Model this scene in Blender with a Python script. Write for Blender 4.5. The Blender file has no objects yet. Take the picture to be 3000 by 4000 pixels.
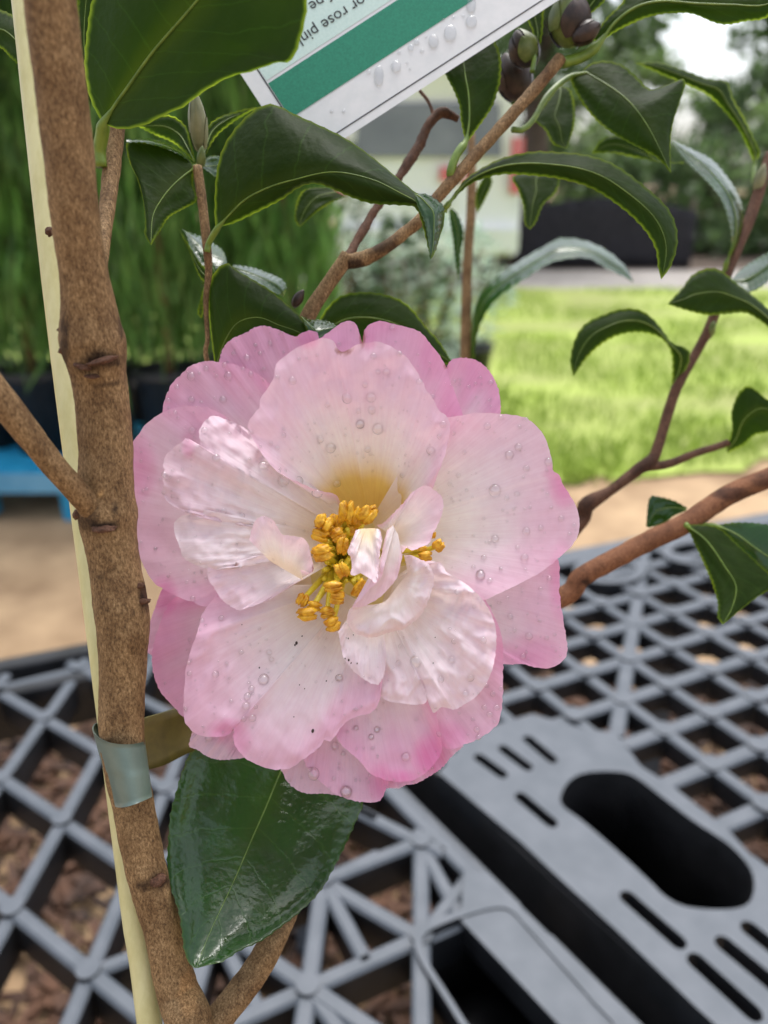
import bpy, bmesh, math, random
import numpy as np
from mathutils import Vector, noise, geometry
from mathutils.bvhtree import BVHTree
random.seed(7); R = math.radians
SC = bpy.context.scene; COL = SC.collection

# ---------------------------------------------------------------- camera
CAM_Z, PITCH, BENCH_Z = 1.01, 23.0, 0.55
cam = bpy.data.cameras.new('camera'); co = bpy.data.objects.new('camera', cam); COL.objects.link(co)
co.location = (0, 0, CAM_Z); co.rotation_euler = (R(90 - PITCH), 0, 0)
cam.sensor_fit = 'VERTICAL'; cam.sensor_height = 24.0; cam.lens = 12 / math.tan(R(33.5))
cam.clip_start = 0.01; cam.clip_end = 600
cam.dof.use_dof = True; cam.dof.focus_distance = 0.171; cam.dof.aperture_fstop = 7.4
SC.camera = co
# ---------------------------------------------------------------- sky and sun (overcast)
w = bpy.data.worlds.new('World'); SC.world = w; w.use_nodes = True
nt = w.node_tree; nt.nodes.clear()
sky = nt.nodes.new('ShaderNodeTexSky'); sky.sky_type = 'NISHITA'; sky.sun_disc = False
SUN_EL, SUN_AZ = 70, 18
sky.sun_elevation = R(SUN_EL); sky.sun_rotation = R(SUN_AZ); sky.air_density = 1.0; sky.dust_density = 4.0
hs = nt.nodes.new('ShaderNodeHueSaturation'); hs.inputs['Saturation'].default_value = 0.42
bg = nt.nodes.new('ShaderNodeBackground'); bg.inputs['Strength'].default_value = 0.15
wo = nt.nodes.new('ShaderNodeOutputWorld')
nt.links.new(sky.outputs[0], hs.inputs['Color']); nt.links.new(hs.outputs[0], bg.inputs[0]); nt.links.new(bg.outputs[0], wo.inputs[0])
sl = bpy.data.lights.new('sun', 'SUN'); sl.energy = 0.8; sl.angle = R(25); sl.color = (1, .985, .965)
so = bpy.data.objects.new('sun', sl); COL.objects.link(so)
so.rotation_euler = (R(90 - SUN_EL), 0, R(180 - SUN_AZ))   # shines from azimuth SUN_AZ (clockwise from +Y)
so.location = (0, 0, 5)
vs = SC.view_settings; vs.view_transform = 'Standard'; vs.look = 'None'; vs.gamma = 1; vs.exposure = 1.02
SC.render.engine = 'CYCLES'; SC.cycles.use_denoising = True
SC.cycles.max_bounces = 12; SC.cycles.transparent_max_bounces = 12; SC.cycles.glossy_bounces = 8

# ---------------------------------------------------------------- helpers
FP = 2000 / math.tan(R(33.5)); cp, sp_ = math.cos(R(PITCH)), math.sin(R(PITCH))
def ray(u, v):
    x, y = (u - 1500) / FP, (2000 - v) / FP
    return np.array([x, cp + y * sp_, -sp_ + y * cp])
CAM = np.array([0, 0, CAM_Z])
def W(u, v, d): return CAM + ray(u, v) * d            # a point d metres in front of the lens plane
def G(u, v, z):                                       # the point of a level plane seen there
    r = ray(u, v); return CAM + r * ((z - CAM_Z) / r[2])
CROP = {'4': (450, 1200, 1.659), '5': (1300, 1200, 1.508), '6': (500, 2100, 1.659), '7': (1300, 2100, 1.508),
        '8': (1100, 1800, 2.37), 'TL': (0, 0, 1.843), 'TR': (1500, 0, 1.106), 'R6': (2300, 0, 1.58), 'M1': (1200, 300, 1.508),
        'L7': (600, 600, 2.074), 'RM': (2000, 1000, 1.475), 'BL': (0, 2500, 1.106), 'L4': (0, 2400, 1.383),
        'L3': (0, 1200, 1.58), 'BR': (1500, 2500, 1.106), 'S': (0, 0, 1), 'D': (0, 0, 1659 / 3000), 'TB': (900, 0, 1.276)}
def px(k, pts):
    a, b, s = CROP[k]
    return [(a + p[0] / s, b + p[1] / s) + tuple(p[2:]) for p in pts]
def cr(pts, n, closed=False):                         # Catmull-Rom, evenly spaced by length
    P = np.array(pts, float)
    if len(P) == 2: return P[0] + (P[1] - P[0]) * np.linspace(0, 1, n)[:, None]
    Q = np.vstack([P[-1], P, P[0], P[1]]) if closed else np.vstack([2 * P[0] - P[1], P, 2 * P[-1] - P[-2]])
    out = []
    t = np.linspace(0, 1, 14, endpoint=False)[:, None]
    for i in range(len(Q) - 3):
        p0, p1, p2, p3 = Q[i:i + 4]
        out.append(.5 * (2 * p1 + (p2 - p0) * t + (2 * p0 - 5 * p1 + 4 * p2 - p3) * t ** 2 + (3 * p1 - p0 - 3 * p2 + p3) * t ** 3))
    out = np.vstack(out + [Q[-2][None]])
    L = np.concatenate([[0], np.cumsum(np.linalg.norm(np.diff(out[:, :2] if out.shape[1] > 3 else out, axis=0), axis=1))])
    s = np.linspace(0, L[-1], n, endpoint=not closed)
    return np.stack([np.interp(s, L, out[:, k]) for k in range(out.shape[1])], 1)
def nz(x, y, z=0.0): return noise.noise(Vector((x, y, z)))
def sm(a, b, x):
    t = min(1, max(0, (x - a) / (b - a))); return t * t * (3 - 2 * t)

def wl(o):
    p = np.zeros(3)
    while o is not None: p += np.array(o.location); o = o.parent
    return p
def mesh(name, V, F, mat, parent=None, loc=None, smooth=True, uv=None, col=None, alpha=None):
    """V in world coordinates; the object's origin is put at loc (default: the parent's)."""
    V = np.asarray(V, float); me = bpy.data.meshes.new(name)
    base = wl(parent) if parent is not None else np.zeros(3)
    org = base if loc is None else np.asarray(loc, float)
    me.from_pydata((V - org).tolist(), [], [tuple(int(i) for i in f) for f in F])
    for m in (mat if isinstance(mat, (list, tuple)) else [mat]): me.materials.append(m)
    if smooth: me.polygons.foreach_set('use_smooth', [True] * len(me.polygons))
    if uv is not None:
        l = me.uv_layers.new(name='UVMap'); idx = np.zeros(len(me.loops), int); me.loops.foreach_get('vertex_index', idx)
        l.data.foreach_set('uv', np.asarray(uv, float)[idx].ravel())
    if col is not None:
        a = me.color_attributes.new('Col', 'FLOAT_COLOR', 'POINT')
        c = np.ones((len(V), 4)); c[:, :3] = np.asarray(col)[:, :3]
        if alpha is not None: c[:, 3] = alpha
        a.data.foreach_set('color', c.ravel())
    me.update()
    o = bpy.data.objects.new(name, me); COL.objects.link(o); o.parent = parent; o.location = org - base
    return o
def empty(name, loc, parent=None):
    o = bpy.data.objects.new(name, None); COL.objects.link(o); o.empty_display_size = .05
    o.parent = parent; o.location = np.asarray(loc, float) - (wl(parent) if parent else 0); return o
def tag(o, label=None, cat=None, group=None, kind=None):
    if label: o['label'] = label
    if cat: o['category'] = cat
    if group: o['group'] = group
    if kind: o['kind'] = kind
    return o
def grid_faces(n, m, wrap=False):
    F = []
    for i in range(n - 1):
        for j in range(m if wrap else m - 1):
            k = (j + 1) % m
            F.append((i * m + j, i * m + k, (i + 1) * m + k, (i + 1) * m + j))
    return F
def tube_data(P, rad, seg=16, rough=0, rf=60, cap=True, seed=0):
    P = np.asarray(P, float); n = len(P); T = np.gradient(P, axis=0); T /= np.linalg.norm(T, axis=1)[:, None] + 1e-12
    a = np.cross(T[0], [0.3, 1, .2]); a /= np.linalg.norm(a)
    V = []; UV = []
    L = np.concatenate([[0], np.cumsum(np.linalg.norm(np.diff(P, axis=0), axis=1))])
    for i in range(n):
        a = a - T[i] * (a @ T[i]); a /= np.linalg.norm(a); b = np.cross(T[i], a)
        for j in range(seg):
            t = 2 * math.pi * j / seg; d = a * math.cos(t) + b * math.sin(t); r = rad[i]
            if rough:
                q = P[i] + d * r
                r *= 1 + rough * (nz(q[0] * rf + seed, q[1] * rf, q[2] * rf * .5) + .5 * nz(q[0] * rf * 3, q[1] * rf * 3, q[2] * rf * 2 + seed))
            V.append(P[i] + d * r); UV.append((j / seg, L[i]))
    F = grid_faces(n, seg, True)
    if cap: F += [tuple(range(seg))[::-1], tuple(range((n - 1) * seg, n * seg))]
    return V, F, UV
def join(parts):
    V, F, UV = [], [], []
    for p in parts:
        k = len(V); V += list(p[0]); F += [tuple(i + k for i in f) for f in p[1]]
        if len(p) > 2: UV += list(p[2])
    return V, F, (UV if len(UV) == len(V) else None)
def box_data(c, ax, hs_):
    """box: centre, three unit axes (rows), half sizes"""
    c = np.asarray(c, float); ax = np.asarray(ax, float)
    V = [c + sx * ax[0] * hs_[0] + sy * ax[1] * hs_[1] + sz * ax[2] * hs_[2] for sx in (-1, 1) for sy in (-1, 1) for sz in (-1, 1)]
    return V, [(0, 1, 3, 2), (4, 6, 7, 5), (0, 4, 5, 1), (2, 3, 7, 6), (0, 2, 6, 4), (1, 5, 7, 3)]
def ico_data(sub=2):
    bm = bmesh.new(); bmesh.ops.create_icosphere(bm, subdivisions=sub, radius=1)
    V = np.array([v.co[:] for v in bm.verts]); F = [tuple(v.index for v in f.verts) for f in bm.faces]; bm.free(); return V, F
ICO2, ICO3 = ico_data(2), ico_data(3)

# ---------------------------------------------------------------- materials
def mat(name):
    m = bpy.data.materials.new(name); m.use_nodes = True; n = m.node_tree.nodes; n.clear()
    o = n.new('ShaderNodeOutputMaterial'); p = n.new('ShaderNodeBsdfPrincipled'); m.node_tree.links.new(p.outputs[0], o.inputs[0])
    return m, n, m.node_tree.links, p, o
def ramp(n, stops):
    r = n.new('ShaderNodeValToRGB'); e = r.color_ramp.elements
    while len(e) < len(stops): e.new(.5)
    for i, (p, c) in enumerate(stops): e[i].position = p; e[i].color = (*c, 1)
    return r
def coords(n, l, kind='Object', scale=(1, 1, 1)):
    t = n.new('ShaderNodeTexCoord'); m = n.new('ShaderNodeMapping'); m.inputs['Scale'].default_value = scale
    l.new(t.outputs[kind], m.inputs[0]); return m.outputs[0]
def ntex(n, l, vec, scale, detail=4, rough=.6):
    t = n.new('ShaderNodeTexNoise'); t.inputs['Scale'].default_value = scale; t.inputs['Detail'].default_value = detail
    t.inputs['Roughness'].default_value = rough; l.new(vec, t.inputs['Vector']); return t.outputs[0]
def bump(n, l, p, h, s, d):
    b = n.new('ShaderNodeBump'); b.inputs['Strength'].default_value = s; b.inputs['Distance'].default_value = d
    l.new(h, b.inputs['Height']); l.new(b.outputs[0], p.inputs['Normal']); return b
def simple(name, c1, c2, scale=20, rough=.6, bs=0, bd=.001, spec=.5, sc=(1, 1, 1), detail=4, kind='Object', lo=.35, hi=.65):
    m, n, l, p, o = mat(name); v = coords(n, l, kind, sc); t = ntex(n, l, v, scale, detail)
    r = ramp(n, [(lo, c1), (hi, c2)]); l.new(t, r.inputs[0]); l.new(r.outputs[0], p.inputs['Base Color'])
    p.inputs['Roughness'].default_value = rough; p.inputs['Specular IOR Level'].default_value = spec
    if bs: bump(n, l, p, t, bs, bd)
    return m
def mixn(n, l, f, a, b, mode='MIX'):
    m = n.new('ShaderNodeMix'); m.data_type = 'RGBA'; m.blend_type = mode
    for s, x in (('Factor', f), ('A', a), ('B', b)):
        sock = [i for i in m.inputs if i.name == s and (i.type == 'VALUE' if s == 'Factor' else i.type == 'RGBA')][0]
        if isinstance(x, (int, float)): sock.default_value = x
        elif isinstance(x, tuple): sock.default_value = (*x, 1)
        else: l.new(x, sock)
    return [q for q in m.outputs if q.type == 'RGBA'][0]

def petal_mat():
    m, n, l, p, o = mat('petal')
    c = n.new('ShaderNodeVertexColor'); c.layer_name = 'Col'
    v = coords(n, l, 'UV', (90, 3.0, 1)); t = ntex(n, l, v, 1.0, 3)
    r = ramp(n, [(.3, (.955, .91, .93)), (.62, (1, 1, 1))]); l.new(t, r.inputs[0])
    v2 = coords(n, l, 'Object'); t2 = ntex(n, l, v2, 420, 5)
    r2 = ramp(n, [(.3, (.96, .93, .94)), (.65, (1, 1, 1))]); l.new(t2, r2.inputs[0])
    k = mixn(n, l, 1.0, c.outputs[0], r.outputs[0], 'MULTIPLY'); k = mixn(n, l, 1.0, k, r2.outputs[0], 'MULTIPLY')
    l.new(k, p.inputs['Base Color']); p.inputs['Roughness'].default_value = .52; p.inputs['Specular IOR Level'].default_value = .2
    b = bump(n, l, p, t, .10, .0004)
    b2 = n.new('ShaderNodeBump'); b2.inputs['Strength'].default_value = .10; b2.inputs['Distance'].default_value = .0006
    l.new(t2, b2.inputs['Height']); l.new(b.outputs[0], b2.inputs['Normal']); l.new(b2.outputs[0], p.inputs['Normal'])
    tr = n.new('ShaderNodeBsdfTranslucent'); l.new(k, tr.inputs[0]); mx = n.new('ShaderNodeMixShader'); mx.inputs[0].default_value = .36
    l.new(p.outputs[0], mx.inputs[1]); l.new(tr.outputs[0], mx.inputs[2]); l.new(mx.outputs[0], o.inputs[0]); return m
def leaf_mat():
    # colour attribute: r = closeness to the thin margin, g = closeness to the midrib
    m, n, l, p, o = mat('leaf')
    c = n.new('ShaderNodeVertexColor'); c.layer_name = 'Col'; s = n.new('ShaderNodeSeparateColor'); l.new(c.outputs[0], s.inputs[0])
    g = n.new('ShaderNodeNewGeometry'); v = coords(n, l, 'Object'); t = ntex(n, l, v, 90, 5)
    top = ramp(n, [(.3, (.006, .030, .006)), (.7, (.014, .062, .010))]); l.new(t, top.inputs[0])
    und = ramp(n, [(.3, (.010, .020, .004)), (.7, (.020, .034, .007))]); l.new(t, und.inputs[0])
    base = mixn(n, l, g.outputs['Backfacing'], top.outputs[0], und.outputs[0])
    # side veins from the leaf's own uv
    tc = n.new('ShaderNodeTexCoord'); sx = n.new('ShaderNodeSeparateXYZ'); l.new(tc.outputs['UV'], sx.inputs[0])
    ab = n.new('ShaderNodeMath'); ab.operation = 'ABSOLUTE'; l.new(sx.outputs[0], ab.inputs[0])
    ma = n.new('ShaderNodeMath'); ma.operation = 'MULTIPLY_ADD'; l.new(ab.outputs[0], ma.inputs[0]); ma.inputs[1].default_value = -.17; l.new(sx.outputs[1], ma.inputs[2])
    nn = ntex(n, l, v, 160, 3); ad = n.new('ShaderNodeMath'); ad.operation = 'MULTIPLY_ADD'; l.new(nn, ad.inputs[0]); ad.inputs[1].default_value = .05; l.new(ma.outputs[0], ad.inputs[2])
    mu = n.new('ShaderNodeMath'); mu.operation = 'MULTIPLY'; l.new(ad.outputs[0], mu.inputs[0]); mu.inputs[1].default_value = 8.5
    fr = n.new('ShaderNodeMath'); fr.operation = 'PINGPONG'; l.new(mu.outputs[0], fr.inputs[0]); fr.inputs[1].default_value = .5
    vr = ramp(n, [(0, (1, 1, 1)), (.045, (0, 0, 0))]); l.new(fr.outputs[0], vr.inputs[0])
    vf = n.new('ShaderNodeMath'); vf.operation = 'MULTIPLY'; l.new(vr.outputs[0], vf.inputs[0]); vf.inputs[1].default_value = .20
    base = mixn(n, l, vf.outputs[0], base, (.06, .15, .02))
    mr = ramp(n, [(.10, (0, 0, 0)), (.95, (.85, .85, .85))]); l.new(s.outputs[0], mr.inputs[0])
    rb = n.new('ShaderNodeMath'); rb.operation = 'MULTIPLY'; l.new(mr.outputs[0], rb.inputs[0]); rr_ = n.new('ShaderNodeMath'); rr_.operation = 'MULTIPLY_ADD'; l.new(g.outputs['Backfacing'], rr_.inputs[0]); rr_.inputs[1].default_value = .85; rr_.inputs[2].default_value = .15; l.new(rr_.outputs[0], rb.inputs[1])
    base = mixn(n, l, rb.outputs[0], base, (.07, .13, .015))  # pale margin: light through the thin edge painted into the base colour
    l.new(base, p.inputs['Base Color'])
    ro = n.new('ShaderNodeMath'); ro.operation = 'MULTIPLY_ADD'; l.new(g.outputs['Backfacing'], ro.inputs[0]); ro.inputs[1].default_value = .38
    rn = n.new('ShaderNodeMath'); rn.operation = 'MULTIPLY_ADD'; l.new(nn, rn.inputs[0]); rn.inputs[1].default_value = .20; rn.inputs[2].default_value = .02
    l.new(rn.outputs[0], ro.inputs[2]); l.new(ro.outputs[0], p.inputs['Roughness'])
    sp = n.new('ShaderNodeMath'); sp.operation = 'MULTIPLY_ADD'; l.new(g.outputs['Backfacing'], sp.inputs[0]); sp.inputs[1].default_value = -.49; sp.inputs[2].default_value = .55; l.new(sp.outputs[0], p.inputs['Specular IOR Level'])
    hh = n.new('ShaderNodeMath'); hh.operation = 'MULTIPLY_ADD'; l.new(vr.outputs[0], hh.inputs[0]); hh.inputs[1].default_value = -.25
    t3 = ntex(n, l, v, 700, 4); t4 = ntex(n, l, v, 130, 3); a4 = n.new('ShaderNodeMath'); a4.operation = 'MULTIPLY_ADD'; l.new(t4, a4.inputs[0]); a4.inputs[1].default_value = 5.0; l.new(t3, a4.inputs[2]); l.new(a4.outputs[0], hh.inputs[2]); bump(n, l, p, hh.outputs[0], .22, .0005)
    tr = n.new('ShaderNodeBsdfTranslucent'); tc_ = mixn(n, l, s.outputs[1], (.10, .26, .012), (.34, .50, .03))
    tc2 = mixn(n, l, mr.outputs[0], tc_, (.62, .78, .06)); l.new(tc2, tr.inputs[0])
    tf = n.new('ShaderNodeMath'); tf.operation = 'MULTIPLY_ADD'; l.new(mr.outputs[0], tf.inputs[0]); tf.inputs[1].default_value = .62; tf.inputs[2].default_value = .13
    mx = n.new('ShaderNodeMixShader'); l.new(tf.outputs[0], mx.inputs[0]); l.new(p.outputs[0], mx.inputs[1]); l.new(tr.outputs[0], mx.inputs[2])
    l.new(mx.outputs[0], o.inputs[0]); return m
def bark_mat(name, c1, c2, c3, sc=(1, 1, .45)):
    m, n, l, p, o = mat(name); v = coords(n, l, 'Object', sc)
    t = ntex(n, l, v, 2200, 6, .8); t2 = ntex(n, l, v, 260, 5)
    r = ramp(n, [(.33, c1), (.5, c2), (.69, c3)]); l.new(t, r.inputs[0])
    r2 = ramp(n, [(.34, (.62, .55, .48)), (.58, (1.08, 1.05, 1.0))]); l.new(t2, r2.inputs[0])
    c = n.new('ShaderNodeVertexColor'); c.layer_name = 'Col'
    k = mixn(n, l, 1, r.outputs[0], r2.outputs[0], 'MULTIPLY'); k = mixn(n, l, 1, k, c.outputs[0], 'MULTIPLY'); l.new(k, p.inputs['Base Color'])
    p.inputs['Roughness'].default_value = .72; p.inputs['Specular IOR Level'].default_value = .3
    bump(n, l, p, t, .55, .0004); return m
def foliage_mat(name, c1, c2, tr_=.3, rough=.5):
    m, n, l, p, o = mat(name); v = coords(n, l, 'Object'); t = ntex(n, l, v, 9, 4)
    c = n.new('ShaderNodeVertexColor'); c.layer_name = 'Col'
    r = ramp(n, [(.3, c1), (.7, c2)]); l.new(t, r.inputs[0]); k = mixn(n, l, 1, r.outputs[0], c.outputs[0], 'MULTIPLY')
    l.new(k, p.inputs['Base Color']); p.inputs['Roughness'].default_value = rough
    tr = n.new('ShaderNodeBsdfTranslucent'); l.new(k, tr.inputs[0]); mx = n.new('ShaderNodeMixShader'); mx.inputs[0].default_value = tr_
    l.new(p.outputs[0], mx.inputs[1]); l.new(tr.outputs[0], mx.inputs[2]); l.new(mx.outputs[0], o.inputs[0]); return m
PETAL, LEAF = petal_mat(), leaf_mat()
BARK = bark_mat('bark', (.05, .026, .011), (.225, .140, .066), (.46, .325, .178))
BARKD = bark_mat('dark_bark', (.035, .020, .014), (.11, .052, .032), (.20, .11, .07))
RIB = simple('midrib', (.09, .16, .018), (.17, .26, .035), 300, .4)
def glass():
    m, n, l, p, o = mat('water'); p.inputs['Transmission Weight'].default_value = 1; p.inputs['IOR'].default_value = 1.333
    p.inputs['Roughness'].default_value = 0.0; p.inputs['Base Color'].default_value = (1, 1, 1, 1)
    tb = n.new('ShaderNodeBsdfTransparent'); gl = n.new('ShaderNodeBsdfGlossy'); gl.inputs['Roughness'].default_value = .06
    fr = n.new('ShaderNodeFresnel'); fr.inputs[0].default_value = 1.36; fa_ = n.new('ShaderNodeMath'); fa_.operation = 'MULTIPLY_ADD'; l.new(fr.outputs[0], fa_.inputs[0]); fa_.inputs[1].default_value = .55; fa_.inputs[2].default_value = .17
    m1 = n.new('ShaderNodeMixShader'); l.new(fa_.outputs[0], m1.inputs[0]); l.new(tb.outputs[0], m1.inputs[1]); l.new(gl.outputs[0], m1.inputs[2])
    m2 = n.new('ShaderNodeMixShader'); m2.inputs[0].default_value = .34; l.new(m1.outputs[0], m2.inputs[1]); l.new(p.outputs[0], m2.inputs[2]); l.new(m2.outputs[0], o.inputs[0]); return m
WATER = glass()
ANTHER = simple('anther', (.50, .20, .004), (.88, .52, .03), 520, .42, .4, .0004)
FILAM = simple('filament', (.70, .55, .02), (.85, .74, .08), 400, .4)
STAKE = simple('stake_coating', (.55, .52, .24), (.66, .63, .34), 260, .4, .25, .0003, sc=(1, 1, .15))
TIE = simple('tie_plastic', (.115, .165, .142), (.145, .20, .172), 200, .38, .1, .0002)
STRAP = simple('strap_plastic', (.07, .058, .014), (.13, .11, .025), 150, .4)
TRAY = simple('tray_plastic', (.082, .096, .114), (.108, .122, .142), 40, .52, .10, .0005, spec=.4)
POTM = simple('pot_plastic', (.012, .012, .013), (.025, .025, .027), 30, .45)
SOIL = simple('soil', (.02, .013, .009), (.07, .045, .028), 160, .9, .6, .004)
CARD = simple('card', (.74, .76, .76), (.80, .81, .81), 300, .35)
MINT = simple('mint_print', (.55, .72, .66), (.62, .78, .72), 1500, .38)
GREEN = simple('green_print', (.010, .19, .11), (.018, .26, .15), 1800, .38)
INK = simple('ink', (.012, .012, .014), (.02, .02, .022), 50, .4)

# ================================================================ the setting
GROUND = simple('sand', (.24, .15, .08), (.50, .345, .20), 3.1, .9, .4, .01, detail=8)
gv = [(-150, -60, 0), (150, -60, 0), (150, 300, 0), (-150, 300, 0)]
tag(mesh('ground', gv, [(0, 1, 2, 3)], GROUND, smooth=False), kind='structure')
LAWN = simple('lawn', (.24, .24, .09), (.36, .46, .08), 1.6, .85, .5, .02, detail=9, lo=.3, hi=.62, sc=(.5, 1.3, 1))
PATH = simple('gravel', (.30, .27, .24), (.42, .39, .36), 3, .9, .4, .01, detail=8)
def sheet(name, pts, z, m):
    V = [(x, y, z) for x, y in pts]; return tag(mesh(name, V, [tuple(range(len(V)))], m, smooth=False), kind='structure')
lawn_poly = [(.35, 2.75), (1.0, 2.62), (1.7, 2.95), (2.6, 2.7), (4.5, 2.9), (9, 3.3), (12, 8.0), (5, 8.3), (2, 8.35), (-3, 8.3), (-4, 5), (-1.2, 4.2), (-.2, 3.3)]
lawn_poly = [(x + .16 * nz(x * 4, y * 4, 1) + .06 * nz(x * 13, y * 13, 1), y + .20 * nz(x * 4, y * 4, 7) + .08 * nz(x * 13, y * 13, 7)) for x, y in cr(lawn_poly, 260, True)]
sheet('lawn', lawn_poly, .012, LAWN)
sheet('gravel_path', [(-14, 8.3), (14, 8.0), (15, 10.1), (-14, 10.2)], .008, PATH)
sheet('garden_bed', [(-16, 10.0), (16, 9.9), (20, 20), (-20, 20)], .004, simple('bed_soil', (.045, .03, .022), (.11, .075, .05), 4, .9, .4, .01, detail=8))
# grass blades
GR = foliage_mat('grass_blade', (.22, .32, .045), (.38, .49, .10), .4, .6)
rs = np.random.RandomState(3); V, F, C = [], [], []
def inpoly(x, y, P):
    c = False
    for i in range(len(P)):
        (x1, y1), (x2, y2) = P[i], P[i - 1]
        if (y1 > y) != (y2 > y) and x < (x2 - x1) * (y - y1) / (y2 - y1) + x1: c = not c
    return c
k = 0
while k < 26000:
    y = 2.6 + 5.6 * rs.rand() ** 1.6; x = -.8 + (y * .62 + .6) * rs.rand() * 1.5
    if not (inpoly(x, y, lawn_poly) or (y < 3.6 and rs.rand() < .12 and inpoly(x, y + .35, lawn_poly))) or nz(x * 1.3, y * 1.3, 4) < -.22 + .25 * rs.rand(): k += 1; continue
    h = .03 + .05 * rs.rand(); a = rs.rand() * 6.28; dx, dy = .006 * math.cos(a), .006 * math.sin(a)
    i = len(V); V += [(x - dx, y - dy, .012), (x + dx, y + dy, .012), (x + rs.randn() * .02, y + rs.randn() * .02, .012 + h)]
    F.append((i, i + 1, i + 2)); s_ = .75 + .5 * rs.rand(); C += [(s_, s_, s_)] * 3; k += 1
tag(mesh('grass', V, F, GR, col=C, smooth=False), 'short bright green grass blades growing on the lawn', 'grass', kind='stuff')
# wood chips and leaf litter under the bench
CHIP = simple('wood_chip', (.018, .009, .006), (.12, .055, .028), 14, .8, detail=6)
V, F = [], []
for q in range(9000):
    x, y = rs.uniform(-1.3, 1.3), rs.uniform(.1, 1.45); a = rs.rand() * 6.28; tl = rs.randn() * .25
    ax = np.array([[math.cos(a), math.sin(a), tl], [-math.sin(a), math.cos(a), rs.randn() * .2], [0, 0, 1]]); ax /= np.linalg.norm(ax, axis=1)[:, None]
    b = box_data((x, y, .012 + .022 * rs.rand()), ax, (rs.uniform(.008, .03), rs.uniform(.003, .009), .003)); i = len(V)
    V += b[0]; F += [tuple(j + i for j in f) for f in b[1]]
tag(mesh('bark_mulch', V, F, CHIP, smooth=False), 'dark brown bark chips littering the ground under the bench', 'bark mulch', kind='stuff')

# ---------------------------------------------------------------- bench trays
def prism(poly, z0, z1, holes=()):
    """flat plate with holes between two heights (polygons in xy)"""
    loops = [list(poly)] + [list(h) for h in holes]
    V2 = [p for lp in loops for p in lp]; n = len(V2)
    tris = geometry.tessellate_polygon([[Vector((x, y, 0)) for x, y in lp] for lp in loops])
    V = [(x, y, z1) for x, y in V2] + [(x, y, z0) for x, y in V2]; F = []
    for t in tris:
        a, b, c = [V2[i] for i in t]
        if (b[0] - a[0]) * (c[1] - a[1]) - (b[1] - a[1]) * (c[0] - a[0]) < 0: t = (t[0], t[2], t[1])
        F += [tuple(t), (t[2] + n, t[1] + n, t[0] + n)]
    k = 0
    for li, lp in enumerate(loops):
        m_ = len(lp); ar = sum(lp[i - 1][0] * lp[i][1] - lp[i][0] * lp[i - 1][1] for i in range(m_))
        for i in range(m_):
            j = (i + 1) % m_; q = (k + i, k + i + n, k + j + n, k + j)
            F.append(q if (ar > 0) == (li == 0) else q[::-1])
        k += m_
    return V, F
def bar_data(a, b, wd, z1, dp, bev=.0022):
    a, b = np.array(a[:2]), np.array(b[:2]); d = (b - a) / np.linalg.norm(b - a); p = np.array([-d[1], d[0]])
    prof = [(-wd / 2 * .86, z1 - dp), (-wd / 2, z1 - bev), (-wd / 2 + bev, z1), (wd / 2 - bev, z1), (wd / 2, z1 - bev), (wd / 2 * .86, z1 - dp)]
    V = [(*(q + p * s), z) for q in (a, b) for s, z in prof]; m_ = len(prof)
    return V, [(i, (i + 1) % m_, m_ + (i + 1) % m_, m_ + i)[::-1] for i in range(m_)] + [tuple(range(m_)), tuple(range(m_, 2 * m_))[::-1]]
BZ = BENCH_Z
def gp(k, pts): return [tuple(G(u, v, BZ)[:2]) for u, v in px(k, pts)]
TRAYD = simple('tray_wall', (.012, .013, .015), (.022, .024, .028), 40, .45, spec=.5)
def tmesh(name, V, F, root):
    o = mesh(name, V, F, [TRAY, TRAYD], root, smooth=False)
    for p in o.data.polygons: p.material_index = 0 if p.normal.z > .35 else 1  # upward faces paler: dusty wear plus reflected sky put into their colour
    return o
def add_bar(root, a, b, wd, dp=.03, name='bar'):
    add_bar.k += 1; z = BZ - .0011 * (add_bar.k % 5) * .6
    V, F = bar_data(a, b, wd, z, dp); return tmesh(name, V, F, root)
add_bar.k = 0
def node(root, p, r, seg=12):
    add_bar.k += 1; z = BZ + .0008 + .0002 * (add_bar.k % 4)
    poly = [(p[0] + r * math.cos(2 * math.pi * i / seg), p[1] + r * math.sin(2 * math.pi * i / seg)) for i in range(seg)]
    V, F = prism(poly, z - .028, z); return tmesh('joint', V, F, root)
FE0, FE1 = np.array([-.405, .690]), np.array([.303, .974])           # far edge of the bench
fed = (FE1 - FE0) / np.linalg.norm(FE1 - FE0)
def far_room(p): d = np.array(p) - FE0; return -(d[0] * -fed[1] + d[1] * fed[0])  # metres on our side of the far edge
GA, GB = np.array([.047, .516]), np.array([.189, .313]); gd = (GB - GA) / np.linalg.norm(GB - GA); gn = np.array([-gd[1], gd[0]])  # the gap; gn points right/up
def right_of_gap(p): return float((np.array(p[:2]) - GA) @ gn)
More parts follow.
